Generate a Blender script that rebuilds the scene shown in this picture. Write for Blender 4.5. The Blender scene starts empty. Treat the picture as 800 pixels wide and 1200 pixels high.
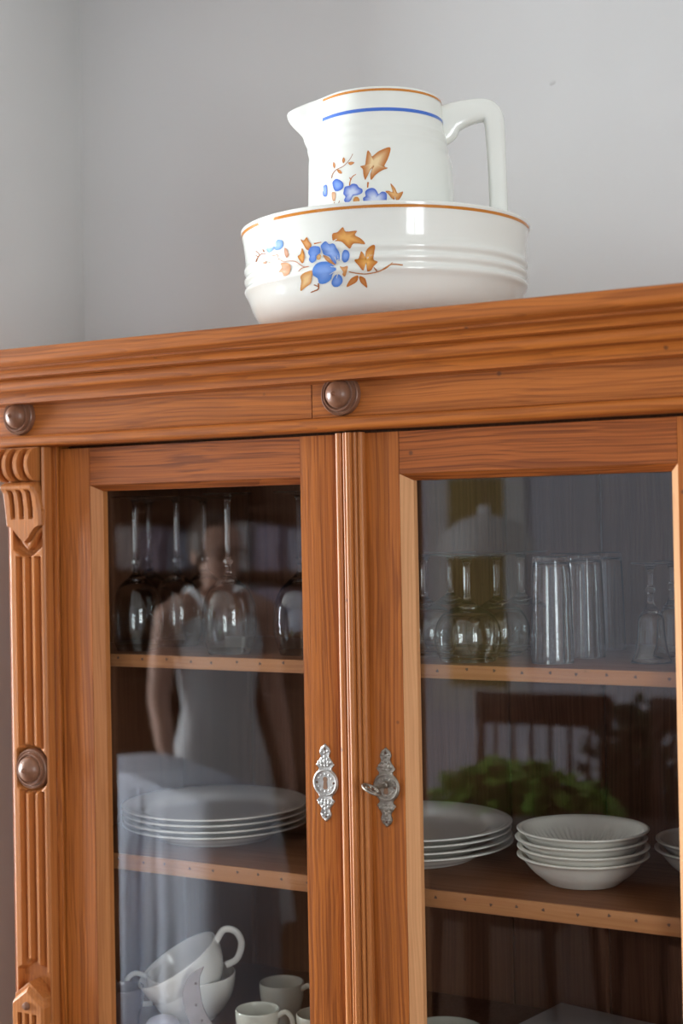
import bpy, bmesh, math, random
from mathutils import Vector, Matrix
from mathutils.bvhtree import BVHTree
PI = math.pi
random.seed(7)
SC = bpy.context.scene
COL = SC.collection

# ------------------------------------------------------------------ camera, light, exposure
YAW, PITCH, ROLL, FPX = 0.508364489, 0.010269908, -0.018294787, 1717.26
CAM = Vector((0, -1.65, 0))
c_f = Vector((-math.sin(YAW)*math.cos(PITCH), math.cos(YAW)*math.cos(PITCH), math.sin(PITCH)))
c_r0 = Vector((math.cos(YAW), math.sin(YAW), 0)); c_u0 = c_r0.cross(c_f)
c_r = c_r0*math.cos(ROLL) + c_u0*math.sin(ROLL)
c_u = -c_r0*math.sin(ROLL) + c_u0*math.cos(ROLL)
def ray(x, y): return c_f + c_r*((x-400)/FPX) - c_u*((y-600)/FPX)
def on_y(x, y, Y):
    d = ray(x, y); return CAM + d*((Y-CAM.y)/d.y)
def on_z(x, y, Z):
    d = ray(x, y); return CAM + d*((Z-CAM.z)/d.z)
def mirrored(x, y, depth):
    """real place of a thing seen reflected in the door glass at this depth"""
    p = CAM + ray(x, y)*depth
    return Vector((p.x, 0.024-p.y, p.z))

cam_d = bpy.data.cameras.new('camera'); cam = bpy.data.objects.new('camera', cam_d); COL.objects.link(cam)
cam_d.sensor_fit = 'VERTICAL'; cam_d.sensor_height = 36; cam_d.lens = 36*FPX/1200
cam.matrix_world = Matrix(((c_r.x, c_u.x, -c_f.x, CAM.x), (c_r.y, c_u.y, -c_f.y, CAM.y), (c_r.z, c_u.z, -c_f.z, CAM.z), (0, 0, 0, 1)))
cam_d.dof.use_dof = True; cam_d.dof.focus_distance = 1.90; cam_d.dof.aperture_fstop = 3.2
cam_d.clip_start = 0.05
SC.camera = cam

FLOOR, CEIL = -1.55, 1.12
XL, XR, YB, YF = -4.9, 2.0, 0.52, -4.6          # far left wall, right wall, wall behind the cabinet, far wall
NICHE_X, NICHE_Y = -1.755, 0.20
WIN_L = (-1.50, -0.12, -1.38, 0.82)              # y0, y1, z0, z1 of the window in the left wall
WIN_R = (-3.0, -1.75, -0.75, 0.80)

w = bpy.data.worlds.new('World'); SC.world = w; w.use_nodes = True
w.node_tree.nodes['Background'].inputs[0].default_value = (0.75, 0.87, 1.0, 1)
w.node_tree.nodes['Background'].inputs[1].default_value = 1.5

def area(name, loc, rot, sx, sy, power, col):
    l = bpy.data.lights.new(name, 'AREA'); l.shape = 'RECTANGLE'; l.size = sx; l.size_y = sy
    l.energy = power; l.color = col
    o = bpy.data.objects.new(name, l); COL.objects.link(o); o.location = loc; o.rotation_euler = rot
    return o
area('window_daylight', (XL-0.09, (WIN_L[0]+WIN_L[1])/2, (WIN_L[2]+WIN_L[3])/2), (0, -PI/2, 0), WIN_L[3]-WIN_L[2], WIN_L[1]-WIN_L[0], 440, (0.90, 0.95, 1.0))
area('window_daylight', (XR+0.09, (WIN_R[0]+WIN_R[1])/2, (WIN_R[2]+WIN_R[3])/2), (0, PI/2, 0), WIN_R[3]-WIN_R[2], WIN_R[1]-WIN_R[0], 78, (0.95, 0.97, 1.0))

SC.view_settings.view_transform = 'Standard'; SC.view_settings.look = 'None'
SC.view_settings.gamma = 1; SC.view_settings.use_curve_mapping = False
SC.view_settings.exposure = 0.09

# ------------------------------------------------------------------ materials
def new_mat(name):
    m = bpy.data.materials.new(name); m.use_nodes = True
    nt = m.node_tree; return m, nt, nt.nodes['Principled BSDF']
def plain(name, col, rough=0.5, metal=0, coat=0, noise=0, nscale=30, bump=0, bscale=200, ior=1.5):
    m, nt, b = new_mat(name)
    b.inputs['Base Color'].default_value = (*col, 1); b.inputs['Roughness'].default_value = rough
    b.inputs['Metallic'].default_value = metal; b.inputs['Coat Weight'].default_value = coat
    b.inputs['Coat Roughness'].default_value = 0.05; b.inputs['IOR'].default_value = ior
    tc = nt.nodes.new('ShaderNodeTexCoord')
    if noise:
        n = nt.nodes.new('ShaderNodeTexNoise'); n.inputs['Scale'].default_value = nscale; n.inputs['Detail'].default_value = 4
        nt.links.new(tc.outputs['Object'], n.inputs['Vector'])
        mx = nt.nodes.new('ShaderNodeMix'); mx.data_type = 'RGBA'
        mx.inputs[6].default_value = (*[c*(1-noise) for c in col], 1); mx.inputs[7].default_value = (*[min(1, c*(1+noise)) for c in col], 1)
        nt.links.new(n.outputs['Fac'], mx.inputs[0]); nt.links.new(mx.outputs[2], b.inputs['Base Color'])
    if bump:
        n = nt.nodes.new('ShaderNodeTexNoise'); n.inputs['Scale'].default_value = bscale; n.inputs['Detail'].default_value = 3
        nt.links.new(tc.outputs['Object'], n.inputs['Vector'])
        bp = nt.nodes.new('ShaderNodeBump'); bp.inputs['Strength'].default_value = bump; bp.inputs['Distance'].default_value = 0.001
        nt.links.new(n.outputs['Fac'], bp.inputs['Height']); nt.links.new(bp.outputs['Normal'], b.inputs['Normal'])
    return m

def pine(name, axis, light=(0.46, 0.142, 0.025), dark=(0.16, 0.036, 0.005), rough=0.47, coat=0.06, line=1.0):
    m, nt, b = new_mat(name); N = nt.nodes.new; L = nt.links.new
    tc = N('ShaderNodeTexCoord'); oi = N('ShaderNodeObjectInfo')
    mul = N('ShaderNodeMath'); mul.operation = 'MULTIPLY'; mul.inputs[1].default_value = 7.3
    L(oi.outputs['Random'], mul.inputs[0])
    add = N('ShaderNodeVectorMath'); add.operation = 'ADD'; L(tc.outputs['Object'], add.inputs[0]); L(mul.outputs[0], add.inputs[1])
    # slow waviness of the grain
    mp0 = N('ShaderNodeMapping'); s0 = [5, 5, 5]; s0[axis] = 2.2; mp0.inputs['Scale'].default_value = s0; L(add.outputs[0], mp0.inputs['Vector'])
    n0 = N('ShaderNodeTexNoise'); n0.inputs['Scale'].default_value = 1.3; n0.inputs['Detail'].default_value = 2; L(mp0.outputs[0], n0.inputs['Vector'])
    sc = N('ShaderNodeVectorMath'); sc.operation = 'SCALE'; sc.inputs[3].default_value = 0.022; L(n0.outputs['Color'], sc.inputs[0])
    ad2 = N('ShaderNodeVectorMath'); ad2.operation = 'ADD'; L(add.outputs[0], ad2.inputs[0]); L(sc.outputs[0], ad2.inputs[1])
    def streak(cross, along, detail, rough_):
        mp = N('ShaderNodeMapping'); s = [cross]*3; s[axis] = along; mp.inputs['Scale'].default_value = s; L(ad2.outputs[0], mp.inputs['Vector'])
        n = N('ShaderNodeTexNoise'); n.inputs['Scale'].default_value = 1; n.inputs['Detail'].default_value = detail; n.inputs['Roughness'].default_value = rough_
        L(mp.outputs[0], n.inputs['Vector']); return n
    fine = streak(300, 2.0, 1, 0.5); mid = streak(60, 1.0, 2, 0.5); big = streak(7, 1.5, 2, 0.5)
    mpw = N('ShaderNodeMapping'); s = [1, 1, 1]; s[axis] = 0.02; mpw.inputs['Scale'].default_value = s; L(ad2.outputs[0], mpw.inputs['Vector'])
    wv = N('ShaderNodeTexWave'); wv.wave_type = 'BANDS'; wv.bands_direction = 'DIAGONAL'; wv.wave_profile = 'SAW'
    wv.inputs['Scale'].default_value = 105; wv.inputs['Distortion'].default_value = 2.5; wv.inputs['Detail'].default_value = 1; wv.inputs['Detail Scale'].default_value = 0.5
    L(mpw.outputs[0], wv.inputs['Vector'])
    r1 = N('ShaderNodeValToRGB'); r1.color_ramp.elements[0].position = 0.44; r1.color_ramp.elements[1].position = 0.60; L(fine.outputs['Fac'], r1.inputs[0])
    r3 = N('ShaderNodeValToRGB'); r3.color_ramp.elements[0].position = 0.35; r3.color_ramp.elements[1].position = 0.65; L(mid.outputs['Fac'], r3.inputs[0])
    def mth(op, a, c):
        x = N('ShaderNodeMath'); x.operation = op
        for i, v in enumerate((a, c)):
            if isinstance(v, (int, float)): x.inputs[i].default_value = v
            else: L(v, x.inputs[i])
        return x.outputs[0]
    g = mth('ADD', mth('MULTIPLY', r1.outputs[0], 0.40*line), mth('MULTIPLY', r3.outputs[0], 0.18))
    g = mth('ADD', g, mth('MULTIPLY', mth('POWER', wv.outputs['Fac'], 2.5), 0.30*line))
    g = mth('ADD', g, mth('MULTIPLY', mth('SUBTRACT', big.outputs['Fac'], 0.5), 0.5))
    mx = N('ShaderNodeMix'); mx.data_type = 'RGBA'; L(g, mx.inputs[0]); mx.inputs[6].default_value = (*light, 1); mx.inputs[7].default_value = (*dark, 1)
    # small dents and worm holes
    vo = N('ShaderNodeTexVoronoi'); vo.inputs['Scale'].default_value = 16; L(add.outputs[0], vo.inputs['Vector'])
    rv = N('ShaderNodeValToRGB'); rv.color_ramp.elements[0].position = 0.03; rv.color_ramp.elements[0].color = (1, 1, 1, 1); rv.color_ramp.elements[1].position = 0.06; rv.color_ramp.elements[1].color = (0, 0, 0, 1)
    L(vo.outputs['Distance'], rv.inputs[0])
    mx2 = N('ShaderNodeMix'); mx2.data_type = 'RGBA'; L(mth('MULTIPLY', rv.outputs[0], 0.75), mx2.inputs[0]); L(mx.outputs[2], mx2.inputs[6]); mx2.inputs[7].default_value = (0.09, 0.035, 0.018, 1)
    L(mx2.outputs[2], b.inputs['Base Color'])
    rr = mth('ADD', mth('MULTIPLY', g, 0.15), rough-0.05); L(rr, b.inputs['Roughness'])
    b.inputs['Coat Weight'].default_value = coat; b.inputs['Coat Roughness'].default_value = 0.25; b.inputs['Specular IOR Level'].default_value = 0.25
    bp = N('ShaderNodeBump'); bp.inputs['Strength'].default_value = 0.35; bp.inputs['Distance'].default_value = 0.0006; bp.invert = True
    L(g, bp.inputs['Height']); L(bp.outputs['Normal'], b.inputs['Normal'])
    return m

PX, PZ, PY = pine('pine_grain_along', 0), pine('pine_grain_upright', 2), pine('pine_grain_deep', 1)
PXR = pine('pine_rail_grain', 0, (0.38, 0.106, 0.019), (0.12, 0.026, 0.004), line=1.25)
PZC = pine('pine_carved', 2, (0.50, 0.185, 0.052), (0.22, 0.062, 0.014), rough=0.38, line=0.6)
PRAW = pine('pine_bare', 2, (0.66, 0.34, 0.150), (0.42, 0.18, 0.07), rough=0.6, coat=0, line=0.7)
PBEV = pine('pine_bevel', 2, (0.50, 0.20, 0.062), (0.28, 0.09, 0.022), line=0.7)
PRED = pine('pine_dark_tone', 2, (0.30, 0.085, 0.020), (0.16, 0.038, 0.009))  # darker tone of pine for the post boards
PIN = pine('pine_inside_shaded', 2, (0.135, 0.052, 0.024), (0.07, 0.024, 0.011), rough=0.7, coat=0)  # pine darkened: the dimness inside the cabinet is put into the colour
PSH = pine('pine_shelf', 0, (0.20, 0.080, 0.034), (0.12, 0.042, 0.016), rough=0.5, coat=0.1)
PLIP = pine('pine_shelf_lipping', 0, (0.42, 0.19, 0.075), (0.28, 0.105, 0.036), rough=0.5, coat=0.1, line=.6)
TURNED = pine('turned_wood', 2, (0.24, 0.115, 0.068), (0.14, 0.06, 0.032), rough=0.36, coat=0.3, line=0.5)
GAP = plain('shadowed_gap_wood', (0.03, 0.015, 0.008), 0.9)
NAIL = plain('old_nail', (0.10, 0.05, 0.03), 0.7)

def ceramic(name, col, rough=0.12):
    m, nt, b = new_mat(name); b.inputs['Base Color'].default_value = (*col, 1); b.inputs['Roughness'].default_value = rough
    b.inputs['Coat Weight'].default_value = 0.25; b.inputs['Coat Roughness'].default_value = 0.03
    b.inputs['Subsurface Weight'].default_value = 0.0
    tc = nt.nodes.new('ShaderNodeTexCoord'); n = nt.nodes.new('ShaderNodeTexNoise'); n.inputs['Scale'].default_value = 22; n.inputs['Detail'].default_value = 2
    nt.links.new(tc.outputs['Object'], n.inputs['Vector'])
    bp = nt.nodes.new('ShaderNodeBump'); bp.inputs['Strength'].default_value = 0.07; bp.inputs['Distance'].default_value = 0.002
    nt.links.new(n.outputs['Fac'], bp.inputs['Height']); nt.links.new(bp.outputs['Normal'], b.inputs['Normal']); nt.links.new(bp.outputs['Normal'], b.inputs['Coat Normal'])
    return m
WHITE = ceramic('ivory_glaze', (0.85, 0.87, 0.81))
CREAM = ceramic('cream_stoneware', (0.74, 0.72, 0.65), 0.2)
PORC = ceramic('white_porcelain', (0.80, 0.79, 0.74), 0.15)
GREYC = ceramic('celadon_grey_glaze', (0.55, 0.55, 0.47), 0.2)
def paint_mat():
    m, nt, b = new_mat('fired_paint'); a = nt.nodes.new('ShaderNodeVertexColor'); a.layer_name = 'paint'
    nt.links.new(a.outputs['Color'], b.inputs['Base Color']); b.inputs['Roughness'].default_value = 0.15; b.inputs['Coat Weight'].default_value = 0.0
    return m
PAINT = paint_mat()
ORANGE = ceramic('orange_line', (0.62, 0.235, 0.035)); BLUE = ceramic('blue_line', (0.06, 0.17, 0.62))

def glass_mat():
    m, nt, b = new_mat('drinking_glass'); b.inputs['Base Color'].default_value = (0.97, 0.985, 0.98, 1)
    b.inputs['Roughness'].default_value = 0.0; b.inputs['Transmission Weight'].default_value = 1; b.inputs['IOR'].default_value = 1.46
    return m
CRYSTAL = glass_mat()
def pane_mat():
    m = bpy.data.materials.new('old_window_glass'); m.use_nodes = True; nt = m.node_tree; nt.nodes.clear(); N = nt.nodes.new; L = nt.links.new
    out = N('ShaderNodeOutputMaterial'); mix = N('ShaderNodeMixShader'); tr = N('ShaderNodeBsdfTransparent'); gl = N('ShaderNodeBsdfGlossy')
    tr.inputs[0].default_value = (0.985, 0.99, 0.985, 1); gl.inputs['Roughness'].default_value = 0.012
    geo = N('ShaderNodeNewGeometry'); mr = N('ShaderNodeMapRange'); mr.inputs['To Min'].default_value = 1.55; mr.inputs['To Max'].default_value = 1/1.55
    L(geo.outputs['Backfacing'], mr.inputs['Value']); fr = N('ShaderNodeFresnel'); L(mr.outputs[0], fr.inputs['IOR'])
    tc = N('ShaderNodeTexCoord'); n = N('ShaderNodeTexNoise'); n.inputs['Scale'].default_value = 5; n.inputs['Detail'].default_value = 1; L(tc.outputs['Object'], n.inputs['Vector'])
    bp = N('ShaderNodeBump'); bp.inputs['Strength'].default_value = 0.15; bp.inputs['Distance'].default_value = 0.0015; L(n.outputs['Fac'], bp.inputs['Height']); L(bp.outputs['Normal'], gl.inputs['Normal'])
    L(fr.outputs[0], mix.inputs[0]); L(tr.outputs[0], mix.inputs[1]); L(gl.outputs[0], mix.inputs[2]); L(mix.outputs[0], out.inputs[0])
    return m
PANE = pane_mat()
IRON = plain('pewter', (0.42, 0.41, 0.39), 0.5, metal=1, noise=0.35, nscale=160, bump=0.3, bscale=500)
IRON2 = plain('dark_pewter', (0.31, 0.285, 0.245), 0.48, metal=1, noise=0.4, nscale=160, bump=0.5, bscale=500)  # darker pewter for the right plate and the key
STEEL = plain('worn_steel', (0.25, 0.20, 0.175), 0.4, metal=0.7, noise=0.3, nscale=60)
WALL = plain('painted_plaster', (0.60, 0.60, 0.59), 0.85, noise=0.025, nscale=3, bump=0.25, bscale=60)
WALLC = plain('ceiling_paint', (0.72, 0.71, 0.69), 0.9)

# ------------------------------------------------------------------ geometry helpers
def mesh_obj(name, verts, faces, mat, parent=None, smooth=True, angle=35):
    me = bpy.data.meshes.new(name); me.from_pydata([tuple(v) for v in verts], [], faces); me.validate(); me.update()
    bm = bmesh.new(); bm.from_mesh(me); bmesh.ops.recalc_face_normals(bm, faces=bm.faces); bm.to_mesh(me); bm.free()
    if smooth:
        for p in me.polygons: p.use_smooth = True
        me.set_sharp_from_angle(angle=math.radians(angle))
    if mat: me.materials.append(mat)
    o = bpy.data.objects.new(name, me); COL.objects.link(o)
    if parent is not None: attach(o, parent)
    return o
ORG = {}
def attach(o, parent):
    o.parent = parent
    if parent.name in ORG:                       # parent standing away from the origin, child modelled in room coordinates
        o.matrix_parent_inverse = Matrix.Translation(ORG[parent.name]).inverted()
def thing(name, label, cat, loc=(0, 0, 0), group=None, rotz=0, room_coords=False):
    o = bpy.data.objects.new(name, None); COL.objects.link(o); o.location = loc; o.rotation_euler = (0, 0, rotz); o.empty_display_size = 0.05
    o['label'] = label; o['category'] = cat
    if group: o['group'] = group
    if room_coords: ORG[o.name] = Vector(loc)
    return o
def tag(o, label, cat, group=None):
    o['label'] = label; o['category'] = cat
    if group: o['group'] = group
    return o
def structure(o): o['kind'] = 'structure'; return o

class MB:
    def __init__(s): s.v = []; s.f = []
    def add(s, v, f):
        n = len(s.v); s.v += [Vector(p) for p in v]; s.f += [[i+n for i in q] for q in f]; return s
    def box(s, x0, x1, y0, y1, z0, z1, bev=0.0, seg=2):
        bm = bmesh.new(); bmesh.ops.create_cube(bm, size=1)
        for v in bm.verts: v.co = Vector(((x0+x1)/2+v.co.x*(x1-x0), (y0+y1)/2+v.co.y*(y1-y0), (z0+z1)/2+v.co.z*(z1-z0)))
        if bev: bmesh.ops.bevel(bm, geom=bm.edges[:], offset=bev, segments=seg, profile=0.5, affect='EDGES')
        bm.verts.index_update(); s.add([v.co.copy() for v in bm.verts], [[v.index for v in f.verts] for f in bm.faces]); bm.free(); return s
    def lathe(s, prof, seg=64, c=(0, 0, 0), mod=None, axis='z', closed=False):
        vs = []; fs = []; rings = []
        for k, (r, z) in enumerate(prof):
            if r < 1e-6: rings.append([len(vs)]); vs.append(Vector((0, 0, z)))
            else:
                st = len(vs)
                for i in range(seg):
                    a = 2*PI*i/seg; rr, zz = (r, z) if mod is None else mod(k, a, r, z)
                    vs.append(Vector((rr*math.cos(a), rr*math.sin(a), zz)))
                rings.append(list(range(st, st+seg)))
        pairs = list(zip(rings, rings[1:])) + ([(rings[-1], rings[0])] if closed else [])
        for A, B in pairs:
            for i in range(seg):
                j = (i+1) % seg
                if len(A) == 1 and len(B) == 1: break
                if len(A) == 1: fs.append([A[0], B[j], B[i]])
                elif len(B) == 1: fs.append([A[i], A[j], B[0]])
                else: fs.append([A[i], A[j], B[j], B[i]])
        if axis == 'y': vs = [Vector((v.x, -v.z, v.y)) for v in vs]     # lathe standing out towards -Y
        if axis == 'x': vs = [Vector((v.z, v.y, -v.x)) for v in vs]
        c = Vector(c); s.add([v+c for v in vs], fs); return s
    def tube(s, pts, rad, seg=12, up=Vector((0, 1, 0)), power=2.0, rad2=None):
        pts = [Vector(p) for p in pts]; n = len(pts); vs = []
        rad = rad if isinstance(rad, (list, tuple)) else [rad]*n; rad2 = rad2 or rad
        rad2 = rad2 if isinstance(rad2, (list, tuple)) else [rad2]*n
        for i, p in enumerate(pts):
            t = (pts[min(i+1, n-1)]-pts[max(i-1, 0)]).normalized()
            a = up - t*up.dot(t)
            if a.length < 1e-4: a = Vector((1, 0, 0)) - t*t.x
            a.normalize(); b = t.cross(a)
            for k in range(seg):
                q = 2*PI*k/seg; cx, cy = math.cos(q), math.sin(q)
                cx = math.copysign(abs(cx)**(2/power), cx); cy = math.copysign(abs(cy)**(2/power), cy)
                vs.append(p + a*(cx*rad[i]) + b*(cy*rad2[i]))
        fs = [[i*seg+k, i*seg+(k+1) % seg, (i+1)*seg+(k+1) % seg, (i+1)*seg+k] for i in range(n-1) for k in range(seg)]
        fs += [list(range(seg)), [(n-1)*seg+k for k in range(seg)]]
        return s.add(vs, fs)
    def extrude(s, poly, lo, hi, axis):
        """poly: 2D points; extrude along axis 'x' (poly is y,z) or 'z' (poly is x,y) or 'y' (poly is x,z)"""
        def P(a, b, t): return {'x': (t, a, b), 'z': (a, b, t), 'y': (a, t, b)}[axis]
        n = len(poly); vs = [P(a, b, lo) for a, b in poly]+[P(a, b, hi) for a, b in poly]
        fs = [[i, (i+1) % n, n+(i+1) % n, n+i] for i in range(n)] + [list(range(n)), list(range(n, 2*n))]
        return s.add(vs, fs)
    def obj(s, name, mat, parent=None, angle=35): return mesh_obj(name, s.v, s.f, mat, parent, angle=angle)
def smooth_path(pts, n=8):
    pts = [Vector(p) for p in pts]; out = []
    P = [pts[0]*2-pts[1]] + pts + [pts[-1]*2-pts[-2]]
    for i in range(1, len(P)-2):
        for k in range(n):
            t = k/n; a, b, c, d = P[i-1], P[i], P[i+1], P[i+2]
            out.append(0.5*((2*b)+(c-a)*t+(2*a-5*b+4*c-d)*t*t+(3*b-a-3*c+d)*t**3))
    out.append(pts[-1]); return out

def copy_thing(root, loc, label=None, group=None, rotz=None):
    r = root.copy(); COL.objects.link(r); r.location = loc
    if label: r['label'] = label
    if group: r['group'] = group
    if rotz is not None: r.rotation_euler = (root.rotation_euler.x, root.rotation_euler.y, rotz)
    for ch in list(root.children):
        c = ch.copy(); COL.objects.link(c); c.parent = r
        for g in ch.children:
            d = g.copy(); COL.objects.link(d); d.parent = c
    return r

# ------------------------------------------------------------------ the room
structure(MB().box(NICHE_X, XR+0.2, YB, YB+0.15, FLOOR, CEIL).obj('wall_back', WALL))
structure(MB().box(XL-0.2, NICHE_X, NICHE_Y, YB+0.15, FLOOR, CEIL, 0.006).obj('wall_left', WALL))
WALLF = plain('haze_tinted_paint', (0.66, 0.66, 0.74), 0.85, noise=0.03, nscale=3)  # pale paint with the bluish haze of the door glass put into the colour
structure(MB().box(XL-0.2, XR+0.2, YF-0.15, YF, FLOOR, CEIL).obj('wall_front', WALLF))
def wall_with_window(name, x0, x1, y0, y1, win):
    a, b, c, d = win; m = MB()
    m.box(x0, x1, y0, a, FLOOR, CEIL); m.box(x0, x1, b, y1, FLOOR, CEIL); m.box(x0, x1, a, b, FLOOR, c); m.box(x0, x1, a, b, d, CEIL)
    return structure(m.obj(name, WALL))
wall_with_window('wall_left.001', XL-0.2, XL, YF, NICHE_Y, WIN_L)
wall_with_window('wall_right', XR, XR+0.2, YF, YB, WIN_R)
structure(MB().box(XL-0.2, XR+0.2, YF-0.15, YB+0.15, CEIL, CEIL+0.1).obj('ceiling', WALLC))
FRAME = plain('white_window_paint', (0.82, 0.82, 0.8), 0.4)
def window(name, xin, out, win):
    y0, y1, z0, z1 = win; t = 0.045; xa, xb = sorted((xin, xin+out*0.05))
    root = bpy.data.objects.new(name, None); COL.objects.link(root); root['kind'] = 'structure'
    MB().box(xa, xb, y0, y0+t, z0, z1, .003).box(xa, xb, y1-t, y1, z0, z1, .003).box(xa, xb, y0+t, y1-t, z0, z0+t, .003).box(xa, xb, y0+t, y1-t, z1-t, z1, .003).obj('window_frame', FRAME, root)
    ym = (y0+y1)/2; MB().box(xa, xb, ym-.03, ym+.03, z0+t, z1-t, .003).obj('mullion', FRAME, root)
    zt = z0+(z1-z0)*.68
    for a, b in ((y0+t, ym-.03), (ym+.03, y1-t)): MB().box(xa, xb, a, b, zt-.016, zt+.016, .003).obj('glazing_bar', FRAME, root)
    xa, xb = sorted((xin+out*0.021, xin+out*0.024))
    for a, b in ((y0+t, ym-.03), (ym+.03, y1-t)):
        MB().box(xa, xb, a, b, z0+t, zt-.016).obj('pane', PANE, root); MB().box(xa, xb, a, b, zt+.016, z1-t).obj('pane', PANE, root)
window('window_1', XL, -1, WIN_L); window('window_2', XR, 1, WIN_R)
FW = pine('floor_boards', 0, (0.16, 0.075, 0.035), (0.08, 0.035, 0.016))
fl = structure(MB().box(XL-0.2, XR+0.2, YF-0.15, YB+0.15, FLOOR-0.1, FLOOR-0.012).obj('floor', GAP))
y = YF; k = 0; BW = 0.16
while y < YB:
    MB().box(XL, XR, y+0.001, min(y+BW-0.001, YB), FLOOR-0.012, FLOOR, 0.0015, 1).obj('plank', FW, fl); y += BW
# small patched blemish in the plaster above the cabinet
pp = on_y(647, 97, YB); mb = MB()
mb.lathe([(0.0, 0.0008), (0.006, 0.0006), (0.0075, 0)], 14, (pp.x, YB, pp.z), mod=lambda k, a, r, z: (r*.6*(1+.25*math.sin(2*a+1)), z), axis='y')
structure(mb.obj('trim_1', plain('filler', (0.54, 0.54, 0.53), 0.9)))['label'] = 'small patched spot in the plaster'

# ------------------------------------------------------------------ the cabinet
CL, CR = -1.483, -0.323; CX = (CL+CR)/2; TOPZ = 0.256
cab = thing('display_cabinet', 'old pine display cabinet with two glazed doors and carved fluted corner posts', 'cabinet', (CX, 0.2, FLOOR), room_coords=True)
def sweep(prof, name, mat, xl=CL, xr=CR, parent=cab, yb=YB-0.003):
    """closed profile of (out, z) run round the left side, front and right side with mitred corners"""
    vs = []; n = len(prof)
    for c in range(4):
        for d, z in prof:
            vs.append([(xl-d, yb), (xl-d, -d), (xr+d, -d), (xr+d, yb)][c] + (z,))
    fs = [[c*n+i, c*n+(i+1) % n, (c+1)*n+(i+1) % n, (c+1)*n+i] for c in range(3) for i in range(n)] + [list(range(n)), list(range(3*n, 4*n))]
    return mesh_obj(name, vs, fs, mat, parent, angle=30)
def arc(cx, cz, r, a0, a1, n=6): return [(cx+r*math.cos(math.radians(a0+(a1-a0)*i/n)), cz+r*math.sin(math.radians(a0+(a1-a0)*i/n))) for i in range(n+1)]
# top board
MB().box(CL-0.07, CR+0.07, -0.07, YB-0.003, 0.236, TOPZ-0.0005).obj('top_board', PX, cab)
sweep([(0.06, TOPZ)] + arc(0.096, TOPZ-0.005, 0.005, 90, 10, 4) + arc(0.094, 0.242, 0.0075, -5, -80, 5) + [(0.088, 0.2325), (0.06, 0.2325)], 'cornice_edge', PX)
# crown moulding: small cove, step, cove, roll
sweep([(0.0, 0.2325), (0.084, 0.2325), (0.084, 0.2295), (0.078, 0.2285)] + arc(0.078, 0.2175, 0.011, 100, 168, 5) + [(0.064, 0.2195), (0.058, 0.2185)]
      + arc(0.0505, 0.2105, 0.0095, 55, -60, 8) + arc(0.0505, 0.186, 0.0165, 80, 178, 6)[1:] + [(0.030, 0.1865), (0.022, 0.1855)] + [(0.0, 0.184)], 'crown_moulding', PX)
# frieze boards, butted at a cracked joint, and bead
jx = on_y(365, 470, -0.012).x
def fbox(a, b, nm='frieze_board', mat=PX): return MB().box(a, b, -0.012, 0.02, 0.1385, 0.2, 0.0006, 1).obj(nm, mat, cab)
fbox(CL-0.012, jx-0.0007); fbox(jx+0.0007, CR+0.012)
for xa, xb in ((CL-0.012, CL+0.006), (CR-0.006, CR+0.012)): MB().box(xa, xb, 0.0205, YB-0.003, 0.1385, 0.2, 0.0006, 1).obj('frieze_board', PY, cab)
sweep([(-0.01, 0.1405), (0.012, 0.1405)] + arc(0.0185, 0.1325, 0.0085, 105, -95, 9) + [(0.010, 0.1235), (-0.01, 0.1235)], 'bead_moulding', PX)
# turned buttons
BUT = [(r_*1.04, z_*1.06) for r_, z_ in [(0.0, 0.0262), (0.0014, 0.0260), (0.0028, 0.0238), (0.0034, 0.0226), (0.006, 0.0218), (0.011, 0.0190), (0.0150, 0.0150), (0.0166, 0.0112), (0.0172, 0.0092), (0.0184, 0.0090), (0.0194, 0.0112), (0.0206, 0.0112), (0.0214, 0.0090), (0.0218, 0.0066), (0.0230, 0.0066), (0.0246, 0.0078), (0.0258, 0.0066), (0.0262, 0.0035), (0.0262, 0.0)]]
for px, py, yy in ((397, 462, -0.012), (20, 488, -0.012)):
    c = on_y(px, py, yy-0.008); MB().lathe(BUT, 48, (c.x, yy, c.z), axis='y').obj('turned_button', TURNED, cab)
MB().lathe(BUT, 48, (CL+CR-on_y(20, 488, -0.02).x, -0.012, on_y(20, 488, -0.02).z), axis='y').obj('turned_button', TURNED, cab)

# fluted strip and carved capital as one height field each
def field(name, x0, x1, z0, z1, nx, nz, h, base, mat, parent):
    vs = []; 
    for j in range(nz+1):
        for i in range(nx+1):
            x = x0+(x1-x0)*i/nx; z = z0+(z1-z0)*j/nz; vs.append((x, base-max(h(x-x0, z), 0.0002), z))
    W_ = nx+1; fs = [[j*W_+i, j*W_+i+1, (j+1)*W_+i+1, (j+1)*W_+i] for j in range(nz) for i in range(nx)]
    n0 = len(vs); border = [i for i in range(W_)] + [j*W_+nx for j in range(1, nz+1)] + [nz*W_+i for i in range(nx-1, -1, -1)] + [j*W_ for j in range(nz-1, 0, -1)]
    for b in border: vs.append((vs[b][0], base, vs[b][2]))
    m = len(border)
    for k in range(m): fs.append([border[k], border[(k+1) % m], n0+(k+1) % m, n0+k])
    fs.append([n0+k for k in range(m)])
    return mesh_obj(name, vs, fs, mat, parent, angle=50)
SW = 0.0675; FC = (0.0195, 0.0365, 0.0535); ROSZ = -0.3415
def sm(t): t = max(0, min(1, t)); return t*t*(3-2*t)
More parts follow.
